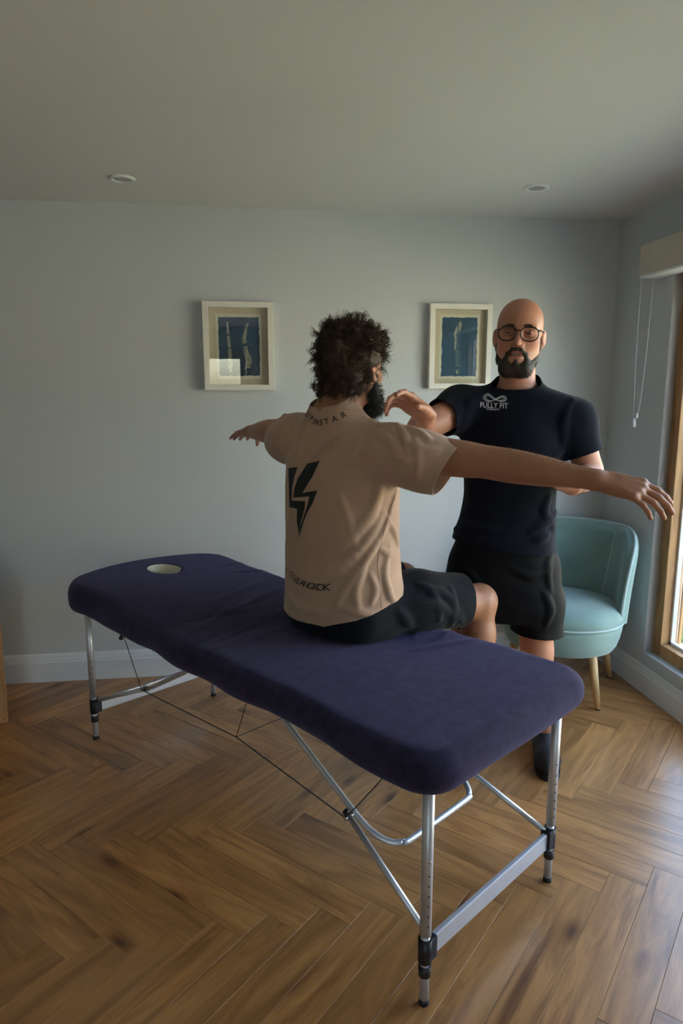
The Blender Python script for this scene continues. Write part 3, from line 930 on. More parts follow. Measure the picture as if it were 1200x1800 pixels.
# ------------------------------------------------------------------ velvet tub chair in the corner
M['velvet'] = mat('aqua_velvet', (0.180, 0.272, 0.252), 0.85, var=0.10, vscale=9, bump=.12, bscale=500, sheen=0.55, spec=.2)
M['velvet'].node_tree.nodes['Principled BSDF'].inputs['Sheen Tint'].default_value = (0.75, 0.88, 0.9, 1)
M['piping'] = mat('aqua_piping', (0.30, 0.40, 0.41), 0.7, sheen=.4)
CH = np.array([1.455, 2.955]); cf = np.array([-.60, -.80])
CROT = math.atan2(cf[1], cf[0]) - math.pi / 2
chair = empty('tub_chair', (CH[0], CH[1], 0), CROT)
tag(chair, 'aqua velvet tub chair with piped edges and tapered wooden legs', 'chair')
def ring_ell(rx, ry, z, cy=0.0, n=64):
    return [(rx * math.cos(2 * math.pi * k / n), cy + ry * math.sin(2 * math.pi * k / n), z) for k in range(n)]
def rings_obj(name, rings, m, parent, cap0=True, cap1=True):
    n = len(rings[0]); vs = [v for r in rings for v in r]; fs = []
    for i in range(len(rings) - 1):
        for k in range(n): fs.append((i * n + k, i * n + (k + 1) % n, (i + 1) * n + (k + 1) % n, (i + 1) * n + k))
    if cap0: fs.append(tuple(reversed(range(n))))
    if cap1: fs.append(tuple(range((len(rings) - 1) * n, len(rings) * n)))
    return mesh_obj(name, vs, fs, m, parent, True)
rx, ry = .290, .278
drum = [ring_ell(rx * a, ry * a, z) for a, z in ((.3, .235), (.78, .235), (.86, .242), (.90, .262), (.94, .30), (.965, .34), (.97, .372))]
rings_obj('seat_base', drum, M['velvet'], chair)
cush = [ring_ell(rx * a, ry * a, z) for a, z in ((.96, .374), (.985, .385), (.985, .40), (.95, .424), (.86, .443), (.68, .456), (.4, .463), (.12, .465))]
rings_obj('seat_cushion', cush, M['velvet'], chair)
b = MB(); b.tube(ring_ell(rx * .982, ry * .982, .376) + ring_ell(rx * .982, ry * .982, .376)[:1], .0052, 8, False); b.build('seat_piping', M['piping'], chair)
# back shell
def back_pt(u, v, off):
    """u -1..1 round the back, v 0..1 up; off is the offset from the mid surface"""
    th = math.radians(-90 + 98 * u)
    a_ = min(1.0, max(0.0, (abs(u) - .55) / .40)); z0 = .27 + .105 * a_ * a_ * (3 - 2 * a_)
    z = z0 + v * (.785 - z0)
    r = .270 + .022 * v + .012 * v * v + off
    lean = -.03 * v * v
    k = 1.02
    return (r * math.cos(th) * k, lean + r * math.sin(th) * (1.0 if math.sin(th) < 0 else .9), z)
nu, nv = 48, 26
def umax(v): return .48 + .52 * (1 - min(1.0, max(0.0, (v - .25) / .75)) ** 2.6) ** .45
def vrow(j): return 1 - (1 - j / nv) ** 1.9
def vtop(u): return 1 - .05 * abs(u) ** 2
def grid(off, puff):
    G = []
    for j in range(nv + 1):
        v = vrow(j); row = []
        for i in range(nu + 1):
            u = (2 * i / nu - 1) * umax(v)
            seam = min(abs(abs(u) - (.46 - .14 * (1 - v) ** 1.5)) / .07, 1.0)
            edge = min((umax(v) - abs(u)) / .06, (1 - v) / .06, 1.0)
            o_ = off * (math.sqrt(max(edge, 0.0)) if edge < 1 else 1) + puff * (math.sqrt(seam) - 1) * .010
            row.append(back_pt(u, v, o_))
        G.append(row)
    return G
gi, go = grid(-.036, -1), grid(.020, 0)
vs, fs = [], []
def addgrid(G, flip):
    base = len(vs)
    for r in G: vs.extend(r)
    for j in range(nv):
        for i in range(nu):
            a = base + j * (nu + 1) + i; q = (a, a + 1, a + nu + 2, a + nu + 1)
            fs.append(q[::-1] if flip else q)
addgrid(gi, True); addgrid(go, False)
n1 = (nu + 1) * (nv + 1)
rim = [j * (nu + 1) for j in range(nv)] + [nv * (nu + 1) + i for i in range(nu)] + [j * (nu + 1) + nu for j in range(nv, 0, -1)] + [nu]
for a, c_ in zip(rim[:-1], rim[1:]): fs.append((a, c_, c_ + n1, a + n1))
mesh_obj('backrest', vs, fs, M['velvet'], chair, True)
b = MB()
edge = [back_pt(-umax(vrow(j)), vrow(j), .0) for j in range(nv + 1)] + [back_pt((2 * i / nu - 1) * umax(1), 1, .0) for i in range(1, nu)] + [back_pt(umax(vrow(j)), vrow(j), .0) for j in range(nv, -1, -1)]
b.tube(edge, .0075, 8); b.build('back_piping', M['piping'], chair)
for sg in (-1, 1):
    b = MB(); b.tube([back_pt(sg * (.46 - .14 * (1 - j / 18) ** 1.5), j / 18, -.031) for j in range(5, 18)], .0048, 8); b.build('back_seam', M['piping'], chair)
def legs_local(wx, wy):
    d = np.array([wx, wy]) - CH
    X = np.array([cf[1], -cf[0]]); return float(d @ X), float(d @ cf)
fl = legs_local(1.529, 2.688)
for (fx, fy) in ((fl[0], fl[1]), (-fl[0], fl[1]), (-.215, -.235), (.215, -.235)):
    b = MB(); tx, ty = fx * .80, fy * .82
    b.tube([(fx, fy, .006), (tx, ty, .245)], [.0125, .021], 18); lg = b.build('leg', M['leg'], chair)
    b = MB(); b.tube([(fx, fy, 0), (fx, fy, .008)], .0115, 14); b.build('foot_pad', M['blackpl'], lg)

# ------------------------------------------------------------------ low oak cabinet at the left edge
cab = empty('cabinet', (-1.085, 2.915, 0), math.radians(20))
tag(cab, 'low oak cabinet at the left edge of the room', 'cabinet')
b = MB(); b.box(-.52, -.012, .012, .37, .03, .575, .002); b.build('body', M['cab'], cab)
b = MB(); b.box(-.04, 0.0, 0, .38, .0, .585, .003); b.build('side_panel', M['cab'], cab)
b = MB(); b.box(-.56, -.52, 0, .38, .0, .585, .003); b.build('side_panel', M['cab'], cab)
for a in (-.515, -.279):
    b = MB(); b.box(a, a + .232, -.004, .012, .04, .57, .003); d_ = b.build('door', M['cab'], cab)
    b = MB(); kx = a + .21 if a < -.4 else a + .022
    b.tube([(kx, -.004, .32), (kx, -.018, .32), (kx, -.026, .32)], [.005, .008, .004], 12); b.build('knob', M['blackpl'], d_)
b = MB(); b.box(-.52, -.04, .0, .38, .565, .585, .002); b.build('top_panel', M['cab'], cab)
b = MB(); b.tube([(-.016, -.001, .018), (-.016, .002, .018)], .003, 8); b.build('nail_head', M['blackpl'], cab)
hub = empty('storage_box', (-1.085, 2.915, .585), math.radians(20)); tag(hub, 'white lidded storage box on top of the oak cabinet', 'box')
b2 = MB(); b2.box(-.40, -.075, .04, .30, 0, .052, .006); b2.build('body', M['whitepl'], hub)
b2 = MB(); b2.box(-.415, .004, -.012, .315, .052, .066, .005); b2.build('lid', M['whitepl'], hub)
# ------------------------------------------------------------------ people
M['skin'] = mat('skin', (0.5, 0.27, 0.18), 0.5, var=0.05, vscale=30, bump=.08, bscale=260, attr='Col', sss=0.06, spec=.4)
M['tan_tee'] = mat('beige_cotton', (0.455, 0.305, 0.222), 0.9, var=0.03, vscale=14, bump=.2, bscale=700, spec=.15, sheen=.15)
M['navy_tee'] = mat('navy_cotton', (0.0055, 0.0068, 0.0135), 0.92, var=0.08, vscale=14, bump=.2, bscale=700, spec=.12, sheen=.05)
M['short1'] = mat('charcoal_denim', (0.0075, 0.0085, 0.012), 0.85, var=0.2, vscale=20, bump=.2, bscale=500, spec=.15, sheen=.05)
M['short2'] = mat('black_shorts', (0.0045, 0.0045, 0.006), 0.75, var=0.15, vscale=12, bump=.15, bscale=400, spec=.15)
M['print_black'] = mat('black_print', (0.010, 0.014, 0.013), 0.7)
M['print_white'] = mat('white_print', (0.62, 0.63, 0.66), 0.7)
M['hair'] = mat('dark_brown_hair', (0.050, 0.030, 0.017), 0.62, var=0.35, vscale=40, spec=.25)
M['beard1'] = mat('black_beard', (0.008, 0.006, 0.005), 0.6, var=.2, vscale=40)
M['beard2'] = mat('brown_beard', (0.020, 0.012, 0.007), 0.65, var=.3, vscale=50)
M['shoe'] = mat('black_shoe', (0.010, 0.010, 0.011), 0.6, var=.1, vscale=30, bump=.2, bscale=300)
M['eyewhite'] = mat('eye_white', (0.62, 0.58, 0.54), 0.2)
M['iris'] = mat('dark_iris', (0.03, 0.022, 0.016), 0.15)
M['teeth'] = mat('teeth', (0.30, 0.26, 0.23), 0.3)
M['specs'] = mat('black_acetate', (0.006, 0.006, 0.006), 0.25)
M['lens_g'] = glass_mat('spectacle_lens', (0.95, 0.95, 0.94), 1.35)
M['watch'] = mat('black_strap', (0.01, 0.01, 0.01), 0.5)

def nrm(v):
    v = np.array(v, float); return v / np.linalg.norm(v)
def frame(d, up):
    """columns x, y=d, z with z near up"""
    y = nrm(d); x = nrm(np.cross(y, up)); z = np.cross(x, y)
    return np.stack([x, y, z], 1)

class Figure:
    """a local frame: X to the person's right, Y the way the person faces, Z up"""
    def __init__(s, o, f):
        f = nrm([f[0], f[1]])
        s.o = np.array([o[0], o[1], 0.0]); s.A = np.array([[f[1], f[0], 0], [-f[0], f[1], 0], [0, 0, 1.0]])
        s.rz = math.atan2(s.A[1, 0], s.A[0, 0])
    def l(s, w): return (np.array(w, float) - s.o) @ s.A
    def lray(s, px, py): return (CAM - s.o) @ s.A, ray(px, py) @ s.A
    def place(s, o):
        o.location = tuple(s.o); o.rotation_euler = (0, 0, s.rz)

def head(sd, o, A, neck=None, nose=1.0, wide=1.0, smile=0.0):
    o = np.array(o, float)
    P = lambda x, y, z: o + A @ np.array([x * wide, y, z])
    E = lambda c, r, k, sub=False: sd.ell(P(*c), (r[0] * wide, r[1], r[2]), k, A, sub)
    E((0, -.012, .043), (.076, .096, .082), .01)
    E((0, .026, .004), (.067, .066, .090), .03)
    E((0, .034, -.045), (.058, .054, .058), .03)
    for s in (-1, 1):
        sd.cone(P(s * .055, -.002, -.05), P(s * .022, .066, -.094), .020, .019, .03)
        E((s * .044, .058, -.022), (.021, .020, .018), .025)
        sd.cone(P(s * .047, .072, .021), P(s * .010, .088, .019), .008, .008, .014)
    E((0, .074, -.097), (.025, .020, .019), .02)
    for s in (-1, 1): E((s * .032, .099, .002), (.019, .018, .0135), .014, True)
    for s in (-1, 1): E((s * .032, .0735, .002), (.0165, .013, .0125), .004)
    sd.cone(P(0, .087, .012), P(0, .087 + .026 * nose, -.032), .0075, .0118, .012)
    for s in (-1, 1): E((s * .0125, .097, -.037), (.0092, .0115, .0082), .006)
    E((0, .0905, -.052), (.016, .010, .012), .014)
    E((0, .0930, -.0612), (.0255, .0090, .0056), .006)
    E((0, .0915, -.0765 - smile), (.021, .0100, .0068), .006)
    E((0, .1045, -.0688 - smile * .4), (.0205, .0150, .0036 + smile * .6), .003, True)
    for s in (-1, 1):
        R = A @ np.array([[math.cos(s * .35), -math.sin(s * .35), 0], [math.sin(s * .35), math.cos(s * .35), 0], [0, 0, 1]])
        sd.ell(P(s * .081, -.012, -.008), (.0075, .0180, .029), .007, R)
        sd.ell(P(s * .089, -.008, -.006), (.006, .0105, .018), .006, R, True)
        sd.ell(P(s * .079, .002, -.033), (.006, .008, .010), .006, R)
    if neck is not None:
        sd.cone(P(0, -.030, -.045), neck, .056, .062, .03)
        sd.cone(P(0, -.005, -.075), np.array(neck) + A @ np.array([0, .02, -.005]), .045, .055, .03)

FING = [('index', .031, .094, (.044, .026, .021), .0092), ('middle', .0095, .098, (.049, .030, .022), .0094), ('ring', -.012, .094, (.045, .028, .021), .0090), ('pinky', -.0315, .086, (.035, .021, .019), .0080)]
def hand(sd, w, d, n, right, curl, spread=.05, thumb=(.55, .25, .3), sc=1.0, thumb_in=0.0):
    """w wrist, d towards the fingers, n out of the palm; curl: (a,b,c) per finger; returns fingertip nail spots"""
    d = nrm(d); n = np.array(n, float); n = nrm(n - d * (n @ d))
    u = np.cross(d, n) if right else np.cross(n, d)          # towards the thumb
    w = np.array(w, float); tips = []
    P = lambda a, b, c: w + (d * a + u * b + n * c) * sc
    for nm, lat, base, _, r in FING:
        sd.cone(P(-.006, lat * .62, .0), P(base, lat, .0), .0150 * sc, .0118 * sc, .012)
    sd.ell(P(.050, .0, .004), np.array([.036, .044, .0135]) * sc, .012, np.stack([u, d, n], 1))
    sd.ell(P(.036, .026, .010), np.array([.017, .032, .015]) * sc, .012, np.stack([u, d, n], 1))      # thumb pad
    for i, (nm, lat, base, seg, r) in enumerate(FING):
        dirv = nrm(d + u * (spread * (1.5 - i)))
        p = P(base - .006, lat, .001)
        a = 0.0
        for j in range(3):
            a += curl[i][j]
            v = dirv * math.cos(a) + n * math.sin(a)
            q = p + v * seg[j] * sc
            sd.cone(p, q, r * sc * (1 - .09 * j), r * sc * (1 - .09 * (j + 1)), .0035 if j else .007)
            back = n * math.cos(a) - dirv * math.sin(a)
            p = q
        tips.append((q - v * .006 * sc, -back, v, r * sc * .75))
    # thumb leaves the side of the palm near its base
    p = P(.022, .026, .006)
    ang = thumb[0]
    v = nrm(d * math.cos(ang) + u * math.sin(ang) + n * thumb_in)
    q = p + v * .045 * sc
    sd.cone(p, q, .0150 * sc, .0118 * sc, .012)
    for j, L in ((1, .033), (2, .026)):
        ang -= thumb[j]
        v = nrm(d * math.cos(ang) + u * math.sin(ang) + n * (thumb_in + .12 * j))
        p, q = q, q + v * L * sc
        sd.cone(p, q, (.0112 - .0008 * j) * sc, (.0104 - .0014 * j) * sc, .004)
    nb = nrm(np.cross(v, np.cross(n, v)))
    tips.append((q - v * .006 * sc, -nb, v, .0085 * sc))
    return tips

def tint(V, base, spots, tips=()):
    C = np.repeat(np.array([base], float), len(V), 0)
    for c, r, col, amt in spots:
        c = np.array(c); r = np.array(r, float) * np.ones(3)
        f = np.exp(-(((V - c) / r) ** 2).sum(1)) * amt
        C = C * (1 - f[:, None]) + np.array(col) * f[:, None]
    for p, b, v, r in tips:
        near = np.linalg.norm(V - p, axis=1) < .012
        if near.any():
            q = V[near] - (p + b * r)
            f = np.exp(-((q @ v) / .006) ** 2 - ((q @ np.cross(v, b)) / .005) ** 2 - ((q @ b) / .005) ** 2) * .65
            C[near] = C[near] * (1 - f[:, None]) + np.array([.52, .31, .24]) * f[:, None]
        fl = np.exp(-((np.linalg.norm(V - p, axis=1) / .016) ** 2)) * .35
        C = C * (1 - fl[:, None]) + np.array([.45, .16, .115]) * fl[:, None]
    return C

def strands(name, roots, dirs, lens, m, parent, seg=8, r0=.0009, curl=.006, turns=2.0, grav=0.0, gdir=(0, 0, -1), seed=0, jit=.35, lock=1, lockr=.004):
    rg = np.random.RandomState(seed); N = len(roots)
    D = dirs + rg.normal(size=(N, 3)) * jit; D /= np.linalg.norm(D, axis=1)[:, None]
    ref = rg.normal(size=(N, 3))
    ph = rg.rand(N) * 6.28; tr = turns * (.6 + .8 * rg.rand(N)); cr = curl * (.5 + rg.rand(N))
    if lock > 1:
        rep = lambda a: np.repeat(a, lock, 0)
        roots, D, ref, ph, tr, cr, lens = map(rep, (roots, D, ref, ph, tr, cr, lens))
        N = len(roots); roots = roots + rg.normal(size=(N, 3)) * lockr * .5
        D = D + rg.normal(size=(N, 3)) * .10; D /= np.linalg.norm(D, axis=1)[:, None]
        ph = ph + rg.normal(size=N) * .25; lens = lens * (.75 + .4 * rg.rand(N)); cr = cr * (.8 + .4 * rg.rand(N))
    U = np.cross(D, ref); U /= np.linalg.norm(U, axis=1)[:, None]; W = np.cross(D, U)
    pts = []
    pos = roots.copy(); d = D.copy(); gd = np.array(gdir, float)
    for j in range(seg + 1):
        t = j / seg
        a = ph + tr * t * 6.28
        pts.append(pos + (U * (np.cos(a) - np.cos(ph))[:, None] + W * (np.sin(a) - np.sin(ph))[:, None]) * (cr * min(1, t * 2))[:, None])
        d = d + gd * grav / seg; d /= np.linalg.norm(d, axis=1)[:, None]
        pos = pos + d * (lens / seg)[:, None]
    pts = np.stack(pts, 1)
    T = np.gradient(pts, axis=1); T /= np.linalg.norm(T, axis=2)[:, :, None] + 1e-9
    A = np.cross(T, ref[:, None, :]); A /= np.linalg.norm(A, axis=2)[:, :, None] + 1e-9; Bv = np.cross(T, A)
    rad = r0 * (1 - .75 * np.linspace(0, 1, seg + 1) ** 2)
    ring = np.stack([pts + (A * math.cos(2.094 * k) + Bv * math.sin(2.094 * k)) * rad[None, :, None] for k in range(3)], 2)
    V = ring.reshape(-1, 3)
    i = np.arange(N)[:, None, None] * (seg + 1) * 3; j = np.arange(seg)[None, :, None] * 3; k = np.arange(3)[None, None, :]
    a = i + j + k; b = i + j + (k + 1) % 3
    F = np.stack([a, b, b + 3, a + 3], -1).reshape(-1, 4)
    return solid_obj(name, V, F, m, parent)

def normals(V, F):
    n = np.cross(V[F[:, 2]] - V[F[:, 0]], V[F[:, 3]] - V[F[:, 1]])
    N = np.zeros_like(V)
    for j in range(4): np.add.at(N, F[:, j], n)
    return N / (np.linalg.norm(N, axis=1)[:, None] + 1e-12)

def bvh(V, F): return BVHTree.FromPolygons([tuple(v) for v in V], [tuple(int(i) for i in f) for f in F])

def ridges(sd, fig, lines, amp=1.0, k=.016):
    """soft cloth folds: thin rolls laid on the solid where the photograph shows them"""
    out = []
    src = Solid(); src.ops = list(sd.ops)
    for pix, r, dep in lines:
        pts = []
        for px, py in pix:
            o, d = fig.lray(px, py)
            h = src.hit(o, d)
            if h is not None: pts.append(h + nrm(d) * (r - dep * amp))
        if len(pts) > 1:
            pts = catmull(pts, 4)
            n = len(pts)
            rs = [r * (.45 + .55 * math.sin(math.pi * (i + .5) / n)) for i in range(n)]
            out.append((pts, rs))
    for pts, rs in out: sd.chain(pts, rs, k)

def decal(name, polys, tree, fig, m, parent, off=.0009, cutlen=.006):
    """flat print laid on cloth: polygons in photo pixels, dropped onto the cloth along the line of sight"""
    bm = bmesh.new()
    for p in polys:
        f = bm.faces.new([bm.verts.new((x, -y, 0)) for x, y in p])
    bmesh.ops.triangulate(bm, faces=bm.faces)
    for _ in range(4):
        e = [x for x in bm.edges if x.calc_length() > cutlen * FPX / 2]
        if not e: break
        bmesh.ops.subdivide_edges(bm, edges=e, cuts=1)
        bmesh.ops.triangulate(bm, faces=bm.faces)
    lift(bm, tree, fig, off)
    me = bpy.data.meshes.new(name); bm.to_mesh(me); bm.free(); me.materials.append(m)
    me.polygons.foreach_set('use_smooth', [True] * len(me.polygons))
    return link(bpy.data.objects.new(name, me), parent)

def lift(bm, tree, fig, off):
    bad = []
    for v in bm.verts:
        o, d = fig.lray(v.co.x, -v.co.y)
        h, nn, _, _ = tree.ray_cast(Vector(o), Vector(nrm(d)))
        if h is None: bad.append(v); continue
        if nn.dot(Vector(d)) > 0: nn = -nn
        v.co = h + nn * off
    if bad: bmesh.ops.delete(bm, geom=bad, context='VERTS')

def glyphs(txt, size, bold=0.0):
    cu = bpy.data.curves.new('t', 'FONT'); cu.body = txt; cu.size = size; cu.align_x = 'CENTER'; cu.align_y = 'CENTER'; cu.offset = bold
    cu.resolution_u = 4
    ob = bpy.data.objects.new('t', cu); COL.objects.link(ob)
    me = bpy.data.meshes.new_from_object(ob.evaluated_get(bpy.context.evaluated_depsgraph_get()))
    bpy.data.objects.remove(ob); bpy.data.curves.remove(cu)
    bm = bmesh.new(); bm.from_mesh(me); bpy.data.meshes.remove(me)
    return bm

SERIF = {'A': ('bl', 'br'), 'U': ('tl', 'tr'), 'P': ('tl', 'bl'), 'R': ('tl', 'bl', 'br'), 'E': ('tl', 'bl'), 'N': ('tl', 'bl', 'tr'), 'K': ('tl', 'bl', 'tr', 'br'), 'B': ('tl', 'bl'), 'D': ('tl', 'bl')}
def lettering(name, items, tree, fig, m, parent, off=.0009, serif=False):
    """items: (text, px, py, size in px, turn in degrees, x squeeze)"""
    al = MB()
    for t, px, py, sz, rot, sq in items:
        g = glyphs(t, sz, sz * .012)
        if serif:
            xs = [v.co.x for v in g.verts]; yv = [v.co.y for v in g.verts]
            w, h = sz * .10, sz * .04
            for c_ in SERIF.get(t, ()):
                x = (min(xs) + w * .6) if c_[1] == 'l' else (max(xs) - w * .6); y = min(yv) + h if c_[0] == 'b' else max(yv) - h
                g.faces.new([g.verts.new((x - w, y - h, 0)), g.verts.new((x + w, y - h, 0)), g.verts.new((x + w, y + h, 0)), g.verts.new((x - w, y + h, 0))])
        g.transform(Matrix.Translation((px, -py, 0)) @ Matrix.Rotation(math.radians(rot), 4, 'Z') @ Matrix.Diagonal((sq, 1, 1, 1)))
        al._merge(g)
    bmesh.ops.triangulate(al.bm, faces=al.bm.faces)
    lift(al.bm, tree, fig, off)
    return al.build(name, m, parent)

def lines_on(name, lines, r, tree, fig, m, parent, off=.0006):
    b = MB()
    for pix in lines:
        pts = []
        for px, py in catmull([(x, y, 0) for x, y in pix], 6) and [(p[0], p[1]) for p in catmull([(x, y, 0) for x, y in pix], 6)]:
            o, d = fig.lray(px, py)
            h, nn, _, _ = tree.ray_cast(Vector(o), Vector(nrm(d)))
            if h is not None:
                if nn.dot(Vector(d)) > 0: nn = -nn
                pts.append(h + nn * off)
        if len(pts) > 1: b.tube(pts, r, 5)
    return b.build(name, m, parent)

# ================================================================== the man sitting on the table
sit = Figure((.194, 2.048), (.799, .602))
HS = np.array([0.020, .136, 1.494]); HA = np.array([[math.cos(.18), -math.sin(.18), 0], [math.sin(.18), math.cos(.18), 0], [0, 0, 1]])
SR, ER, WR = np.array([.195, .105, 1.256]), np.array([.470, .205, 1.232]), np.array([.745, .290, 1.200])
SLf, EL, WL = np.array([-.195, .105, 1.276]), np.array([-.470, .225, 1.278]), np.array([-.755, .320, 1.262])
sk = Solid()
sk.loft([(.70, 0, .12, .165, .125), (.82, 0, .115, .158, .115), (.95, 0, .11, .145, .105), (1.10, 0, .112, .155, .108), (1.23, 0, .108, .170, .105), (1.31, 0, .09, .13, .075), (1.37, 0, .075, .065, .06)])
head(sk, HS, HA, (.004, .068, 1.36))
def arm(sd, S, E_, W, ru=.056):
    S, E_, W = map(np.array, (S, E_, W)); a = E_ - S; f = W - E_
    nf = nrm(f)
    sd.limb([S, S + a * .35, S + a * .75, E_, E_ + f * .22, E_ + f * .5, E_ + f * .8, W], [.050, ru, ru * .94, .0465, .0470, .042, .0315, .0270], .03)
    return nf
arm(sk, SR, ER, WR); arm(sk, SLf, EL, WL)
# flattened wrists
for W_, D_ in ((WR, ER), (WL, EL)):
    f = nrm(W_ - D_); R_ = frame(f, (0, 0, 1)); sk.ell(W_ - f * .004, (.030, .035, .021), .015, R_)
fR = nrm(WR - ER)
tipsR = hand(sk, WR + fR * .012, nrm(fR + np.array([.06, -.02, -.07])), (-.05, .45, -.9), True,
             [(.34, .30, .18), (.36, .34, .20), (.40, .36, .22), (.46, .36, .24)], .07, (.50, .20, .15), 1.04, .5)
fL = nrm(WL - EL)
tipsL = hand(sk, WL + fL * .012, nrm(fL + np.array([0, .0, -.10])), (.05, -.1, -1), False,
             [(.06, .12, .10), (.05, .12, .1), (.06, .14, .1), (.1, .16, .12)], .10, (.6, .2, .15), .98, .3)
HIPR, KNR, ANR = np.array([.100, .13, .755]), np.array([.235, .555, .700]), np.array([.235, .585, .275])
HIPL, KNL, ANL = np.array([-.100, .13, .755]), np.array([-.125, .560, .710]), np.array([-.125, .600, .285])
for H_, K_, A_ in ((HIPR, KNR, ANR), (HIPL, KNL, ANL)):
    sk.chain([H_, H_ + (K_ - H_) * .5, K_ - (K_ - H_) * .04], [.088, .080, .056], .03)
    sk.ell(K_ + np.array([0, .012, .002]), (.050, .046, .050), .03)
    sh = A_ - K_
    sk.chain([K_, K_ + sh * .28 + np.array([0, -.012, 0]), K_ + sh * .65, A_], [.052, .056, .042, .034], .03)
    sk.chain([A_ + np.array([0, -.02, -.03]), A_ + np.array([0, .06, -.055]), A_ + np.array([0, .16, -.075])], [.036, .034, .022], .03)
V, F = sk.mesh(.0033, 2)
skin1 = (.37, .170, .094)
P_ = lambda x, y, z: HS + HA @ np.array([x, y, z])
spots = [(P_(.083, -.01, -.004), .03, (.52, .18, .12), .55), (P_(-.083, -.01, -.004), .03, (.52, .18, .12), .55), (P_(0, .09, -.068), (.025, .02, .012), (.40, .13, .11), .6)]
for k in (.3, .5, .7, .9): spots.append((SR + (WR - SR) * k, .05, (.41, .20, .115), .25))
man1 = solid_obj('person', V, F, M['skin'], None, tint(V, skin1, spots, tipsR + tipsL))
sit.place(man1)
tag(man1, 'man in beige t-shirt sitting on the massage table, arms stretched out sideways', 'person')

def neck_cut(pl):
    def g(V):
        v, n = pl(V); return np.where(np.abs(V[:, 0]) < .115, v, -1), n
    return g
# beige t-shirt
ts = Solid()
rows = [(.66, .0, .115, .225, .165), (.74, .0, .115, .222, .160), (.86, -.005, .112, .212, .150), (1.00, -.008, .11, .206, .144), (1.14, -.008, .11, .208, .140), (1.20, -.004, .108, .205, .134), (1.265, 0, .102, .185, .114), (1.315, 0, .090, .140, .094), (1.37, 0, .078, .090, .075), (1.40, 0, .075, .072, .068), (1.43, .0, .075, .064, .062)]
ts.loft(rows, n=2.25)
def sleeve(sd, S, E_, r0, r1, L, droop=.012):
    a = nrm(E_ - S); e = S + a * L
    sd.chain([S + np.array([-np.sign(S[0]) * .06, 0, .005]), S + a * .02 + np.array([0, 0, -.008]), S + a * L * .55 + np.array([0, 0, -droop]), e + np.array([0, 0, -droop * 1.6])], [r0 * .95, r0, (r0 + r1) / 2, r1], .05)
    return e, a
eR, aR = sleeve(ts, SR, ER, .076, .080, .205, .022); eL, aL = sleeve(ts, SLf, EL, .076, .076, .19, .018)
FOLDS1 = [([(668, 850), (650, 905), (610, 950), (565, 990)], .020, .006),
          ([(598, 868), (614, 915), (626, 962)], .010, .004),
          ([(585, 1002), (622, 972), (655, 935)], .010, .0035),
          ([(672, 900), (645, 950), (600, 1000), (560, 1030)], .014, .004),
          ([(640, 1000), (626, 1040), (632, 1078)], .010, .004),
          ([(684, 960), (676, 1010), (690, 1055), (712, 1050)], .010, .005),
          ([(600, 1068), (640, 1078), (675, 1085)], .010, .004),
          ([(690, 734), (716, 752), (752, 772)], .012, .006), ([(664, 760), (694, 786), (728, 830)], .012, .004),
          ([(690, 800), (722, 812), (765, 800)], .012, .004), ([(705, 770), (735, 790), (770, 792)], .010, .004),
          ([(522, 735), (507, 772), (498, 810)], .013, .005), ([(548, 735), (533, 778), (520, 825)], .013, .004), ([(500, 730), (487, 760), (480, 790)], .011, .005),
          ([(640, 735), (600, 770), (560, 800), (545, 830)], .012, .0035), ([(655, 740), (630, 790), (600, 830)], .014, .003),
          ([(505, 1040), (530, 1065), (570, 1080)], .012, .004),
          ([(676, 905), (692, 935), (700, 960)], .007, .004), ([(668, 965), (684, 975), (700, 970)], .007, .004), ([(650, 1010), (660, 1035), (652, 1060)], .008, .004),
          ([(560, 1010), (600, 990), (630, 955)], .012, .003), ([(698, 745), (712, 770), (716, 800)], .009, .004), ([(728, 770), (736, 800), (734, 840)], .010, .004)]
ridges(ts, sit, [([(695, 862), (680, 915), (655, 965), (625, 1012), (602, 1046), (592, 1068)], .012, .0095)], 1.0, .006)
ridges(ts, sit, FOLDS1, 1.5, .011)
V, F = ts.mesh(.0040, 1, warp=lambda p: .0016 * vnoise(p, 38, 5))
def hem1(V):
    z = .709 + np.maximum(0, V[:, 0] - .07) * .40 + np.maximum(0, V[:, 1]) * .22 + .004 * np.sin(V[:, 0] * 22)
    g = np.zeros_like(V); g[:, 2] = -1
    return z - V[:, 2], g
V, F = cut(V, F, hem1)
def sl_cut(e, a, side):
    def g(V):
        v = (V - e) @ a
        m = (V[:, 0] * side > .22) & (np.linalg.norm(V - e, axis=1) < .2)
        return np.where(m, v, -1), np.repeat(a[None], len(V), 0)
    return g
V, F = cut(V, F, sl_cut(eR, nrm(aR + np.array([0, 0, -.42])), 1)); V, F = cut(V, F, sl_cut(eL, aL, -1))
V, F = cut(V, F, neck_cut(plane((0, .06, 1.402), (0, -.42, 1))))
V = laplace(V, F, 1, .35)
V1, F1 = V, F
tee1 = solid_obj('t_shirt', V, F, M['tan_tee'], man1, thick=.0022)
tee1['label'] = 'beige t-shirt with a black bolt printed on the back'
t1 = bvh(V1, F1)
cr = lambda pts: [(480 + x / 5, 780 + y / 5) for x, y in pts]
decal('bolt_print', [cr([(135, 215), (217, 203), (190, 285), (168, 390), (164, 500), (283, 505), (278, 570), (262, 630), (244, 690), (236, 760), (230, 832), (221, 760), (208, 680), (212, 572), (145, 557), (140, 380)]),
                     cr([(300, 175), (413, 147), (345, 290), (258, 432), (390, 410), (345, 530), (300, 605), (265, 700), (236, 805), (242, 720), (276, 620), (302, 540), (320, 463), (180, 474), (186, 400), (215, 310), (255, 248)])], t1, sit, M['print_black'], tee1)
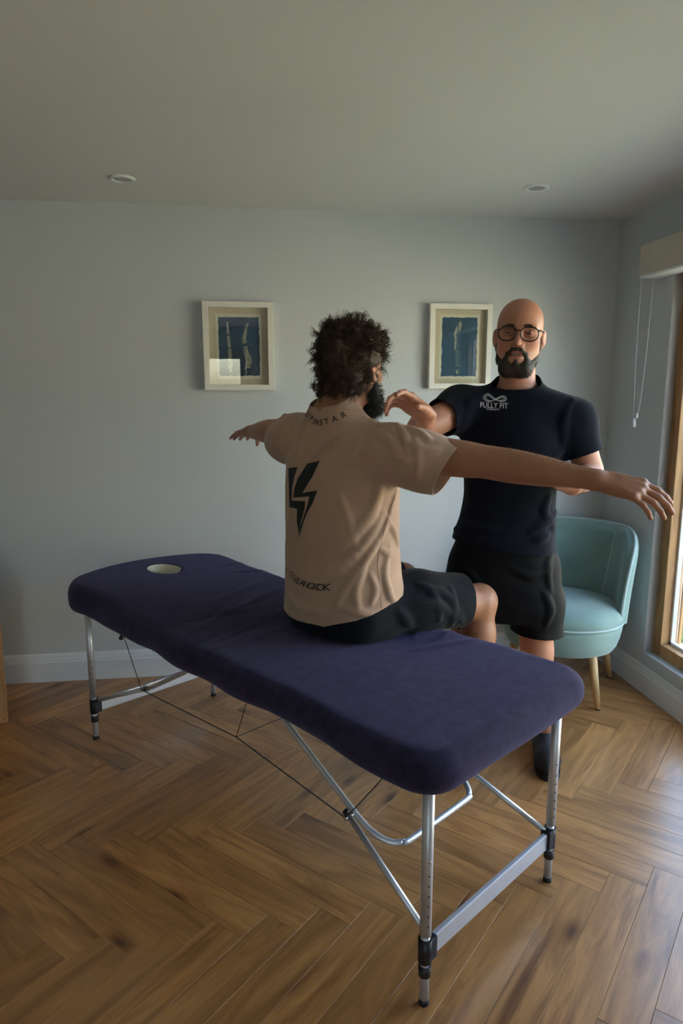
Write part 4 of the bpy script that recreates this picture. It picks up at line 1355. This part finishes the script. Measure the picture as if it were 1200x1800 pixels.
lettering('collar_lettering', [('S', 537, 721, 13, -62, .8), ('U', 541, 729, 13, -52, .8), ('P', 547, 736, 13, -42, .8), ('E', 553, 741, 13, -25, .8), ('R', 558, 743.5, 13, -10, .75), ('S', 564.5, 743.5, 14, 3, .95), ('T', 574, 741, 13, 14, .9), ('A', 588, 736.5, 14, 20, 1), ('R', 603.5, 729.5, 15, 24, 1)], t1, sit, M['print_black'], tee1, serif=True)
lettering('hem_lettering', [('A', 504.5, 1001, 13, -40, .45), ('/', 508.5, 1006, 13, -35, .6), ('D', 512, 1010, 13, -35, .5), ('E', 515.5, 1014, 13, -32, .55), ('&', 519, 1018, 13, -28, .6), ('B', 523.5, 1021.5, 15, -22, .7), ('A', 531, 1025, 15.5, -20, .85), ('N', 538, 1028, 15.5, -18, .85), ('G', 546, 1030.5, 16, -13, .85), ('K', 554.5, 1032, 16.5, -7, .85), ('O', 563, 1033, 17, -3, .95), ('K', 574, 1033, 17.5, 0, 1.0)], t1, sit, M['print_black'], tee1, serif=True)
for ln in ([(662, 738), (656, 770), (657, 810), (666, 838), (690, 858)], [(503, 733), (492, 760), (489, 790), (492, 812)]):
    lines_on('sleeve_seam', [ln], .0011, t1, sit, M['tan_tee'], tee1)
lines_on('side_seam', [[(694, 872), (676, 930), (664, 985), (667, 1030), (671, 1075)]], .0010, t1, sit, M['tan_tee'], tee1)
lines_on('collar_seam', [[(566, 707), (585, 716), (612, 720), (640, 722)]], .0012, t1, sit, M['tan_tee'], tee1)

# dark shorts
sh = Solid()
sh.loft([(.668, 0, .115, .185, .150), (.70, 0, .115, .192, .150), (.78, 0, .115, .18, .135), (.86, 0, .112, .165, .12)], .03, n=2.4)
for H_, K_ in ((HIPR, KNR), (HIPL, KNL)):
    sh.chain([H_ + np.array([0, -.04, -.012]), H_ + (K_ - H_) * .4 + np.array([0, 0, .005]), H_ + (K_ - H_) * .88 + np.array([0, 0, .006])], [.096, .100, .092], .04)
ridges(sh, sit, [([(722, 1060), (765, 1062), (800, 1085)], .012, .005), ([(735, 1030), (760, 1045), (770, 1090)], .012, .005), ([(790, 1035), (795, 1065), (790, 1100)], .010, .003), ([(700, 1075), (720, 1100), (700, 1125)], .012, .005), ([(755, 1035), (785, 1050), (810, 1090)], .010, .004)])
V, F = sh.mesh(.0050, 1, warp=lambda p: .0020 * vnoise(p, 45, 9))
V[:, 2] = np.maximum(V[:, 2], TOPZ - .008 + .0015 * np.sin(V[:, 0] * 30)) * (V[:, 1] < .30) + V[:, 2] * (V[:, 1] >= .30)
for H_, K_ in ((HIPR, KNR), (HIPL, KNL)):
    a = nrm(K_ - H_); e = H_ + (K_ - H_) * .80
    sgn = np.sign(K_[0])
    def g(V, a=a, e=e, sgn=sgn):
        v = (V - e) @ a; m = (V[:, 0] * sgn > 0.0) & (V[:, 1] > .3)
        return np.where(m, v, -1), np.repeat(a[None], len(V), 0)
    V, F = cut(V, F, g)
shorts1 = solid_obj('shorts', V, F, M['short1'], man1, thick=.002)

# curly dark hair
hc = Solid()
hp = lambda x, y, z: HS + HA @ np.array([x, y, z])
hc.ell(hp(0, -.012, .044), (.087, .105, .090), .01, HA)
hc.ell(hp(0, -.045, -.020), (.066, .056, .066), .03, HA)
hc.cone(hp(0, -.060, -.045), hp(0, -.060, -.066), .042, .026, .03)
hc.ell(hp(0, .062, .095), (.070, .040, .035), .03, HA)
rg = np.random.RandomState(11)
for i in range(150):
    v = rg.normal(size=3); v /= np.linalg.norm(v)
    if v[2] < -.25 and v[1] > -.1: continue
    if v[1] > .55 and v[2] < .45: continue
    p = hp(*(np.array([0, -.014, .043]) + v * np.array([.084, .101, .087])))
    q = p + HA @ (np.cross(v, rg.normal(size=3)) * .022 + v * .004)
    hc.cone(p, q, .010 + rg.rand() * .008, .006 + rg.rand() * .006, .008)
for i in range(40):
    th = math.radians(-90 + (rg.rand() - .5) * 170); z = -.0 - rg.rand() * .06
    p = hp(.078 * math.cos(th), -.035 + .078 * math.sin(th) * (1 + z * .3), z)
    q = p + np.array([rg.normal() * .008, rg.normal() * .008 - .004, -.025])
    hc.cone(p, q, .012, .006, .008)
# keep clear of the ears and the face
for s in (-1, 1): hc.ell(hp(s * .092, .004, -.022), (.026, .026, .036), .006, HA, True)
hc.ell(hp(0, .12, -.01), (.085, .085, .075), .01, HA, True)
V, F = hc.mesh(.0045, 1, warp=lambda p: .003 * vnoise(p, 160, 3))
hair = solid_obj('hair', V, F, M['hair'], man1); hair['label'] = 'curly dark brown hair'
N_ = normals(V, F)
q = (V - HS) @ HA
ok = np.where((np.abs(q[:, 0]) < .12) & (q[:, 2] > -.068) & (np.linalg.norm((np.abs(q) * [1, 0, 0] + q * [0, 1, 1]) - [.085, .000, -.008], axis=1) > .048))[0]
NLK = 520
ch_ = rg.choice(ok, NLK)
tang = np.cross(N_[ch_], rg.normal(size=(NLK, 3)))
low = np.clip((.05 - q[ch_, 2]) / .1, 0, 1)[:, None]
dirs = N_[ch_] * (.32 - .16 * low) + tang * .55 + np.array([0, -.12, -1.0]) * (.22 + low * .55)
strands('hair_curls', V[ch_] - N_[ch_] * .006, dirs, .028 + .018 * rg.rand(NLK), M['hair'], hair, 10, .0010, .0075, .9, .35, seed=4, lock=11, lockr=.006)
fly = rg.choice(ok, 260)
strands('loose_hairs', V[fly] - N_[fly] * .004, N_[fly] * .6 + np.cross(N_[fly], rg.normal(size=(260, 3))) * .5, .030 + .02 * rg.rand(260), M['hair'], hair, 9, .00055, .008, .9, .3, seed=5)
# beard
bd = Solid()
for s in (-1, 1):
    bd.chain([hp(s * .072, .006, -.018), hp(s * .064, .014, -.07), hp(s * .034, .064, -.105)], [.010, .020, .030], .02)
    bd.cone(hp(0, .099, -.052), hp(s * .026, .085, -.066), .008, .007, .008)
    bd.cone(hp(s * .030, .080, -.066), hp(s * .028, .074, -.10), .009, .015, .01)
bd.cone(hp(-.025, .070, -.118), hp(.025, .070, -.118), .032, .032, .02)
bd.ell(hp(0, .066, -.135), (.036, .030, .025), .02, HA)
bd.ell(hp(0, .105, -.070), (.021, .018, .0085), .004, HA, True)
V, F = bd.mesh(.004, 1, warp=lambda p: .0015 * vnoise(p, 300, 6))
beard = solid_obj('beard', V, F, M['beard1'], man1)
N_ = normals(V, F); ch_ = rg.choice(len(V), 1300)
strands('beard_hairs', V[ch_], N_[ch_] * .7 + np.array([0, .1, -.5]), .010 + .012 * rg.rand(1300), M['beard1'], beard, 4, .0008, .002, 1.0, .4, seed=8)
for s in (-1, 1):
    e = MB(); t = bmesh.new(); bmesh.ops.create_uvsphere(t, u_segments=16, v_segments=10, radius=.0125); t.transform(Matrix.Translation(tuple(hp(s * .032, .0755, .002)))); e._merge(t)
    e.build('eye', M['eyewhite'], man1, True)
# fine hairs along the top of the near forearm
K = 420
tt = rg.rand(K); base_ = ER + (WR - ER) * tt[:, None] * .92
th = rg.normal(size=K) * .8
R_ = frame(WR - ER, (0, 0, 1))
nrm_ = R_[:, 2][None] * np.cos(th)[:, None] + R_[:, 0][None] * np.sin(th)[:, None]
M['armhair'] = mat('arm_hair', (0.10, 0.055, 0.03), 0.6)
rr_ = np.interp(tt * .92, [0, .22, .5, .8, 1], [.045, .0485, .043, .031, .0265])
strands('arm_hair', base_ + nrm_ * (rr_ - .001)[:, None], nrm_ * .5 + R_[:, 1][None] * .9, .008 + .008 * rg.rand(K), M['armhair'], man1, 3, .00022, .0005, .5, .3, seed=12)['kind'] = 'stuff'

# ================================================================== the therapist standing behind
std = Figure((.93, 2.33), (-.40, -.917))
roll = math.radians(-3.0)
HS2 = np.array([-.004, .0, 1.619])
HA2 = np.array([[math.cos(roll), 0, math.sin(roll)], [0, 1, 0], [-math.sin(roll), 0, math.cos(roll)]])
S2R, E2R, W2R = np.array([.178, .005, 1.375]), np.array([.302, .215, 1.298]), np.array([.250, .425, 1.345])
S2L, E2L, W2L = np.array([-.188, -.005, 1.350]), np.array([-.268, -.010, 1.140]), np.array([-.205, .200, 1.118])
k2 = Solid()
k2.loft([(.80, .018, 0, .150, .105), (.95, .012, 0, .145, .105), (1.06, .007, 0, .150, .108), (1.2, .005, 0, .165, .112), (1.30, .0, 0, .165, .100), (1.38, -.002, -.005, .115, .070), (1.44, -.004, -.01, .06, .056)])
head(k2, HS2, HA2, (-.004, -.022, 1.42), 1.0, 1.03, .003)
arm(k2, S2R, E2R, W2R, .054); arm(k2, S2L, E2L, W2L, .052)
tR = hand(k2, W2R + nrm(W2R - E2R) * .006 + np.array([0, 0, .006]), (.60, .52, .52), (.15, .62, -.76), True,
          [(.30, .45, .35), (.40, .60, .40), (.50, .70, .45), (.55, .70, .45)], .20, (.75, .1, .1), .98, .5)
tL = hand(k2, W2L + nrm(W2L - E2L) * .006, (.36, .86, .30), (.35, -.2, .90), False,
          [(.1, .3, .3), (.1, .3, .3), (.12, .3, .3), (.15, .3, .3)], .08, (.35, .15, .1), .98, -.25)
HP2 = ((np.array([.105, .0, .84]), np.array([.145, .02, .47]), np.array([.150, -.03, .085])), (np.array([-.085, .0, .84]), np.array([-.118, .005, .47]), np.array([-.168, -.118, .085])))
for H_, K_, A_ in HP2:
    k2.chain([H_, H_ + (K_ - H_) * .5, K_], [.080, .078, .056], .03)
    s_ = A_ - K_
    k2.chain([K_, K_ + s_ * .28 + np.array([0, -.012, 0]), K_ + s_ * .65, A_], [.054, .058, .044, .036], .03)
    k2.chain([A_ + np.array([0, -.03, -.04]), A_ + np.array([0, .12, -.055])], [.034, .028], .03)
V, F = k2.mesh(.0030, 1)
P2 = lambda x, y, z: HS2 + HA2 @ np.array([x, y, z])
skin2 = (.42, .192, .122)
red = (.47, .17, .12)
spots = [(P2(s * .05, .065, -.03), .026, red, .55) for s in (-1, 1)] + [(P2(0, .115, -.035), .016, red, .5), (P2(0, .07, .08), (.06, .05, .04), (.46, .20, .12), .5)]
spots += [(P2(s * .086, -.01, -.004), .03, (.52, .17, .12), .6) for s in (-1, 1)]
spots += [(P2(0, .098, -.0635), (.022, .012, .0055), (.42, .13, .11), .85), (P2(0, .098, -.0755), (.018, .012, .0055), (.44, .14, .12), .85), (P2(0, .09, -.0688), (.019, .016, .0035), (.12, .03, .025), .8)]
spots += [(P2(s * .032, .085, .012), (.016, .012, .004), (.25, .11, .075), .6) for s in (-1, 1)]  # shade of the upper eyelid creases, painted into the skin colour
# shaved scalp: a faint shadow of stubble round the sides
spots += [(P2(s * .07, -.03, .05), (.025, .06, .045), (.34, .20, .12), .55) for s in (-1, 1)]
man2 = solid_obj('person', V, F, M['skin'], None, tint(V, skin2, spots, tR + tL))
std.place(man2)
tag(man2, 'bald bearded man in navy t-shirt and glasses standing behind the massage table', 'person')

def stube(*a): pass
# navy t-shirt
tv = Solid()
tv.loft([(.83, .022, .003, .192, .142), (.90, .020, .003, .184, .138), (.98, .010, .003, .170, .130), (1.06, .006, .002, .163, .124), (1.18, .006, .0, .174, .126), (1.28, .003, 0, .186, .124), (1.36, .0, -.002, .184, .108), (1.41, -.002, -.008, .150, .090), (1.45, -.004, -.012, .092, .076), (1.49, -.004, -.012, .070, .066)], n=2.3)
def sleeve2(S, E_, L, r0=.073, r1=.069):
    a = nrm(E_ - S); e = S + a * L
    tv.chain([S + np.array([-np.sign(S[0]) * .05, 0, .0]), S + a * .03, e], [r0 * .95, r0, r1], .05)
    return e, a
e2R, a2R = sleeve2(S2R, E2R, .135); e2L, a2L = sleeve2(S2L, E2L, .150)
ridges(tv, std, [([(812, 905), (840, 925), (880, 935), (930, 925)], .012, .005), ([(975, 900), (955, 920), (930, 935)], .014, .007), ([(978, 915), (960, 940), (940, 950)], .014, .007), ([(965, 870), (955, 900), (972, 930)], .012, .006), ([(800, 930), (830, 945), (870, 950)], .012, .005), ([(985, 790), (960, 810), (930, 815)], .012, .004), ([(1005, 705), (990, 740), (988, 780)], .012, .0025), ([(845, 690), (822, 715), (812, 750)], .012, .0025)])
V, F = tv.mesh(.0045, 1, warp=lambda p: .0020 * vnoise(p, 36, 15))
V, F = cut(V, F, plane((.02, 0, .872), (.10, 0, -1)))
V, F = cut(V, F, sl_cut(e2R, a2R, 1) if False else (lambda V: (np.where((V[:, 0] > .19) & (np.linalg.norm(V - e2R, axis=1) < .115), (V - e2R) @ a2R, -1), np.repeat(a2R[None], len(V), 0))))
V, F = cut(V, F, lambda V: (np.where((V[:, 0] < -.17) & (np.linalg.norm(V - e2L, axis=1) < .115), (V - e2L) @ a2L, -1), np.repeat(a2L[None], len(V), 0)))
V, F = cut(V, F, neck_cut(plane((0, -.01, 1.468), (0, .45, 1))))
V = laplace(V, F, 1, .35)
tee2 = solid_obj('t_shirt', V, F, M['navy_tee'], man2, thick=.0022)
t2 = bvh(V, F)
cz = lambda pts: [(660 + x / 3, 500 + y / 3) for x, y in pts]
INF = []
for k in range(3):
    d = k * 6.5
    INF.append(cz([(566 + d, 598), (575 + d, 582 + d * .5), (595 + d * .3, 577 + d), (622, 596 + d * .8), (650, 616 - d * .2), (678 - d * .4, 618 - d * .7), (690 - d, 606 - d * .2), (684 - d, 592 + d * .3), (664 - d * .3, 588 + d * .8), (636, 603 + d * .4), (606, 618 - d * .3), (584 + d * .4, 616 - d * .6), (570 + d, 606 - d * .3), (566 + d, 598)]))
lines_on('loop_emblem', INF, .0008, t2, std, M['print_white'], tee2, .0009)
lettering('chest_lettering', [('FULLY FIT', 867.8, 713.2, 13.2, -2.5, .86), ('THERAPY', 866, 719.9, 4.6, -2.5, 1.22)], t2, std, M['print_white'], tee2)

# black shorts
s2 = Solid()
s2.loft([(.60, .02, 0, .19, .125), (.72, .022, 0, .200, .135), (.82, .02, 0, .188, .132), (.95, .015, 0, .160, .116)], .03, n=2.5)
for H_, K_, A_ in HP2:
    sx = .012 if H_[0] > 0 else -.004
    s2.chain([H_ + np.array([sx, 0, -.06]), H_ + (K_ - H_) * .5 + np.array([sx, 0, 0]), K_ + np.array([sx, 0, -.02])], [.098, .098, .094], .03)
s2.cone((.018, .0, .40), (.020, .0, .605), .014, .008, .012, True)
ridges(s2, std, [([(968, 960), (960, 1000), (966, 1040)], .010, .0025), ([(955, 1040), (966, 1070), (958, 1100)], .010, .0025), ([(900, 1000), (930, 1010), (965, 1000)], .010, .003), ([(800, 1000), (830, 1010), (850, 1050)], .010, .004)])
V, F = s2.mesh(.005, 1, warp=lambda p: .002 * vnoise(p, 42, 21))
V, F = cut(V, F, plane((0, 0, .555), (.06, 0, -1))); V, F = cut(V, F, plane((0, 0, .945), (0, 0, 1)))
solid_obj('shorts', V, F, M['short2'], man2, thick=.002)
# shoes
for (H_, K_, A_), turn in zip(HP2, (.15, -.08)):
    so = Solid(); c_, s_ = math.cos(turn), math.sin(turn)
    R_ = np.array([[c_, s_, 0], [-s_, c_, 0], [0, 0, 1.0]])
    Q = lambda x, y, z: np.array([A_[0], A_[1], 0]) + R_ @ np.array([x, y, z])
    so.chain([Q(0, -.045, .055), Q(0, .04, .055), Q(.0, .13, .042), Q(0, .175, .036)], [.046, .043, .043, .036], .03)
    so.cone(Q(0, -.02, .06), Q(0, -.025, .115), .046, .044, .03)
    V, F = so.mesh(.005, 2)
    V[:, 2] = np.maximum(V[:, 2], .012)
    shoe = solid_obj('shoe', V, F, M['shoe'], man2)
    sm = MB(); outl = [Q(x, y, 0) for x, y in ((-.036, -.085), (.0, -.097), (.036, -.085), (.042, -.03), (.042, .05), (.048, .12), (.040, .18), (.015, .212), (-.015, .212), (-.040, .18), (-.048, .12), (-.042, .05), (-.042, -.03))]
    o2 = catmull([tuple(p) for p in outl] + [tuple(outl[0])], 4)[:-1]
    n_ = len(o2)
    sm.poly([(p[0], p[1], 0) for p in o2] + [(p[0], p[1], .022) for p in o2], [tuple(reversed(range(n_))), tuple(range(n_, 2 * n_))] + [(i, (i + 1) % n_, n_ + (i + 1) % n_, n_ + i) for i in range(n_)])
    sm.build('sole', M['shoe'], shoe)
    lc = MB()
    for j in range(4):
        y = .05 + j * .026; z = .094 - j * .007
        lc.tube([Q(-.026, y, z - .012), Q(0, y + .004, z - .002 + .003), Q(.026, y, z - .012)], .0028, 6)
    lc.build('laces', M['blackpl'], shoe)

# beard, brows, eyes, teeth
hq = P2
b2 = Solid()
for s in (-1, 1):
    b2.chain([hq(s * .0730, .008, .004), hq(s * .0665, .014, -.045), hq(s * .050, .030, -.084), hq(s * .028, .060, -.110)], [.0030, .0075, .018, .0275], .02)
    b2.chain([hq(0, .1000, -.0535), hq(s * .014, .0985, -.0545), hq(s * .030, .086, -.068)], [.0060, .0066, .0055], .006)
    b2.chain([hq(s * .031, .083, -.068), hq(s * .032, .076, -.088), hq(s * .028, .072, -.108)], [.0062, .010, .017], .01)
b2.cone(hq(-.026, .066, -.118), hq(.026, .066, -.118), .029, .029, .02)
b2.cone(hq(0, .094, -.087), hq(0, .088, -.105), .0055, .012, .01)
b2.ell(hq(0, .104, -.0705), (.0235, .020, .0105), .004, HA2, True)
V, F = b2.mesh(.0030, 1, warp=lambda p: .0010 * vnoise(p, 380, 16))
beard2 = solid_obj('beard', V, F, M['beard2'], man2)
N_ = normals(V, F); ch_ = rg.choice(len(V), 2600)
strands('beard_hairs', V[ch_] - N_[ch_] * .002, N_[ch_] * .35 + np.array([0, .1, -.9]), .005 + .005 * rg.rand(2600), M['beard2'], beard2, 3, .0004, .0008, .8, .4, seed=18, jit=.15)
for s in (-1, 1):
    br, bn = [], []
    for k in range(170):
        t = rg.rand(); x = s * (.012 + .040 * t)
        br.append(hq(x, .0955 - .017 * t * t, .0235 + .0045 * math.sin(math.pi * min(t * 1.15, 1)) - .004 * t + rg.normal() * .0014)); bn.append(HA2 @ np.array([s * .95, .05, .2]))
    strands('eyebrow', np.array(br), np.array(bn), np.full(len(br), .007), M['beard2'], man2, 3, .00055, .0003, .5, .3, seed=19 + s, jit=.2)['kind'] = 'stuff'
for s in (-1, 1):
    e = MB(); t = bmesh.new(); bmesh.ops.create_uvsphere(t, u_segments=18, v_segments=12, radius=.0122); t.transform(Matrix.Translation(tuple(hq(s * .033, .0740, .000)))); e._merge(t)
    eye = e.build('eye', M['eyewhite'], man2, True)
    c_ = hq(s * .033 + .0005, .0740, .000); f_ = HA2 @ np.array([.02, 1, .0])
    e = MB(); e.lathe([(0, .0125), (.0035, .0120), (.0066, .0105)], 18, M=Matrix.Translation(tuple(c_)) @ Vector(f_).to_track_quat('Z', 'Y').to_matrix().to_4x4()); e.build('iris', M['iris'], eye)
    # upper lid
    ld = Solid(); 
    for zz, r_l in ((.0062, .0040), (-.0068, .0034)):
        k_ = .35 if zz > 0 else .5
        ld.chain([hq(s * .033 - .017, .077, zz * k_), hq(s * .033 - .007, .0855, zz), hq(s * .033 + .007, .0855, zz), hq(s * .033 + .017, .077, zz * k_)], [.0028, r_l, r_l, .0028], .004)
    Vl, Fl = ld.mesh(.0015, 1); solid_obj('eyelid', Vl, Fl, M['skin'], man2, tint(Vl, (.38, .17, .11), []))
tm = MB(); tm.box(-.0145, .0145, .082, .0955, -.0712, -.0655, .002, Matrix.Translation(tuple(HS2)) @ Matrix(HA2.tolist()).to_4x4()); tm.build('teeth', M['teeth'], man2)

# spectacles
gl = empty('glasses', (0, 0, 0)); gl.parent = man2
gl['label'] = 'round black framed glasses'
for s in (-1, 1):
    ringp = []
    for k in range(40):
        a = 2 * math.pi * k / 40; ca, sa = math.cos(a), math.sin(a)
        rx_ = .0290; rz_ = .0255 if sa < 0 else .0205
        x = s * .0365 + rx_ * np.sign(ca) * abs(ca) ** .85; z = -.001 + rz_ * np.sign(sa) * abs(sa) ** .85
        ringp.append(hq(x, .1085 - 3.2 * (x * x) - .0005, z))
    g_ = MB(); g_.tube([tuple(p) for p in ringp] + [tuple(ringp[0]), tuple(ringp[1])], .0021, 8, False); rim_ = g_.build('rim', M['specs'], gl)
    g_ = MB(); g_.poly([tuple(p) for p in ringp]); g_.build('lens', M['lens_g'], rim_)
    g_ = MB(); g_.tube([tuple(p) for p in (hq(s * .064, .094, .009), hq(s * .071, .086, .011), hq(s * .079, .045, .012), hq(s * .0825, .0, .010), hq(s * .082, -.022, -.004))], [.0026, .0026, .0018, .0017, .0017], 8); g_.build('temple', M['specs'], gl)
g_ = MB(); g_.tube([tuple(p) for p in catmull([hq(-.0090, .1075, .005), hq(-.004, .1105, .0080), hq(.004, .1105, .0080), hq(.0090, .1075, .005)], 5)], .0019, 8); g_.build('bridge', M['specs'], gl)
# watch strap on the left wrist
a = nrm(W2L - E2L); R_ = frame(a, (0, 0, 1))
wr = Solid(); 
ws = [tuple(W2L - a * .022 + R_ @ np.array([.036 * math.cos(t), 0, .029 * math.sin(t)])) for t in np.linspace(0, 2 * math.pi, 33)]
g_ = MB()
rw = [[tuple(W2L - a * (.030 - w_) + R_ @ np.array([.0345 * math.cos(t), 0, .0300 * math.sin(t)])) for t in np.linspace(0, 2 * math.pi, 33)[:-1]] for w_ in (0, .004, .012, .016)]
rings_obj('watch_strap', rw, M['watch'], man2, False, False)
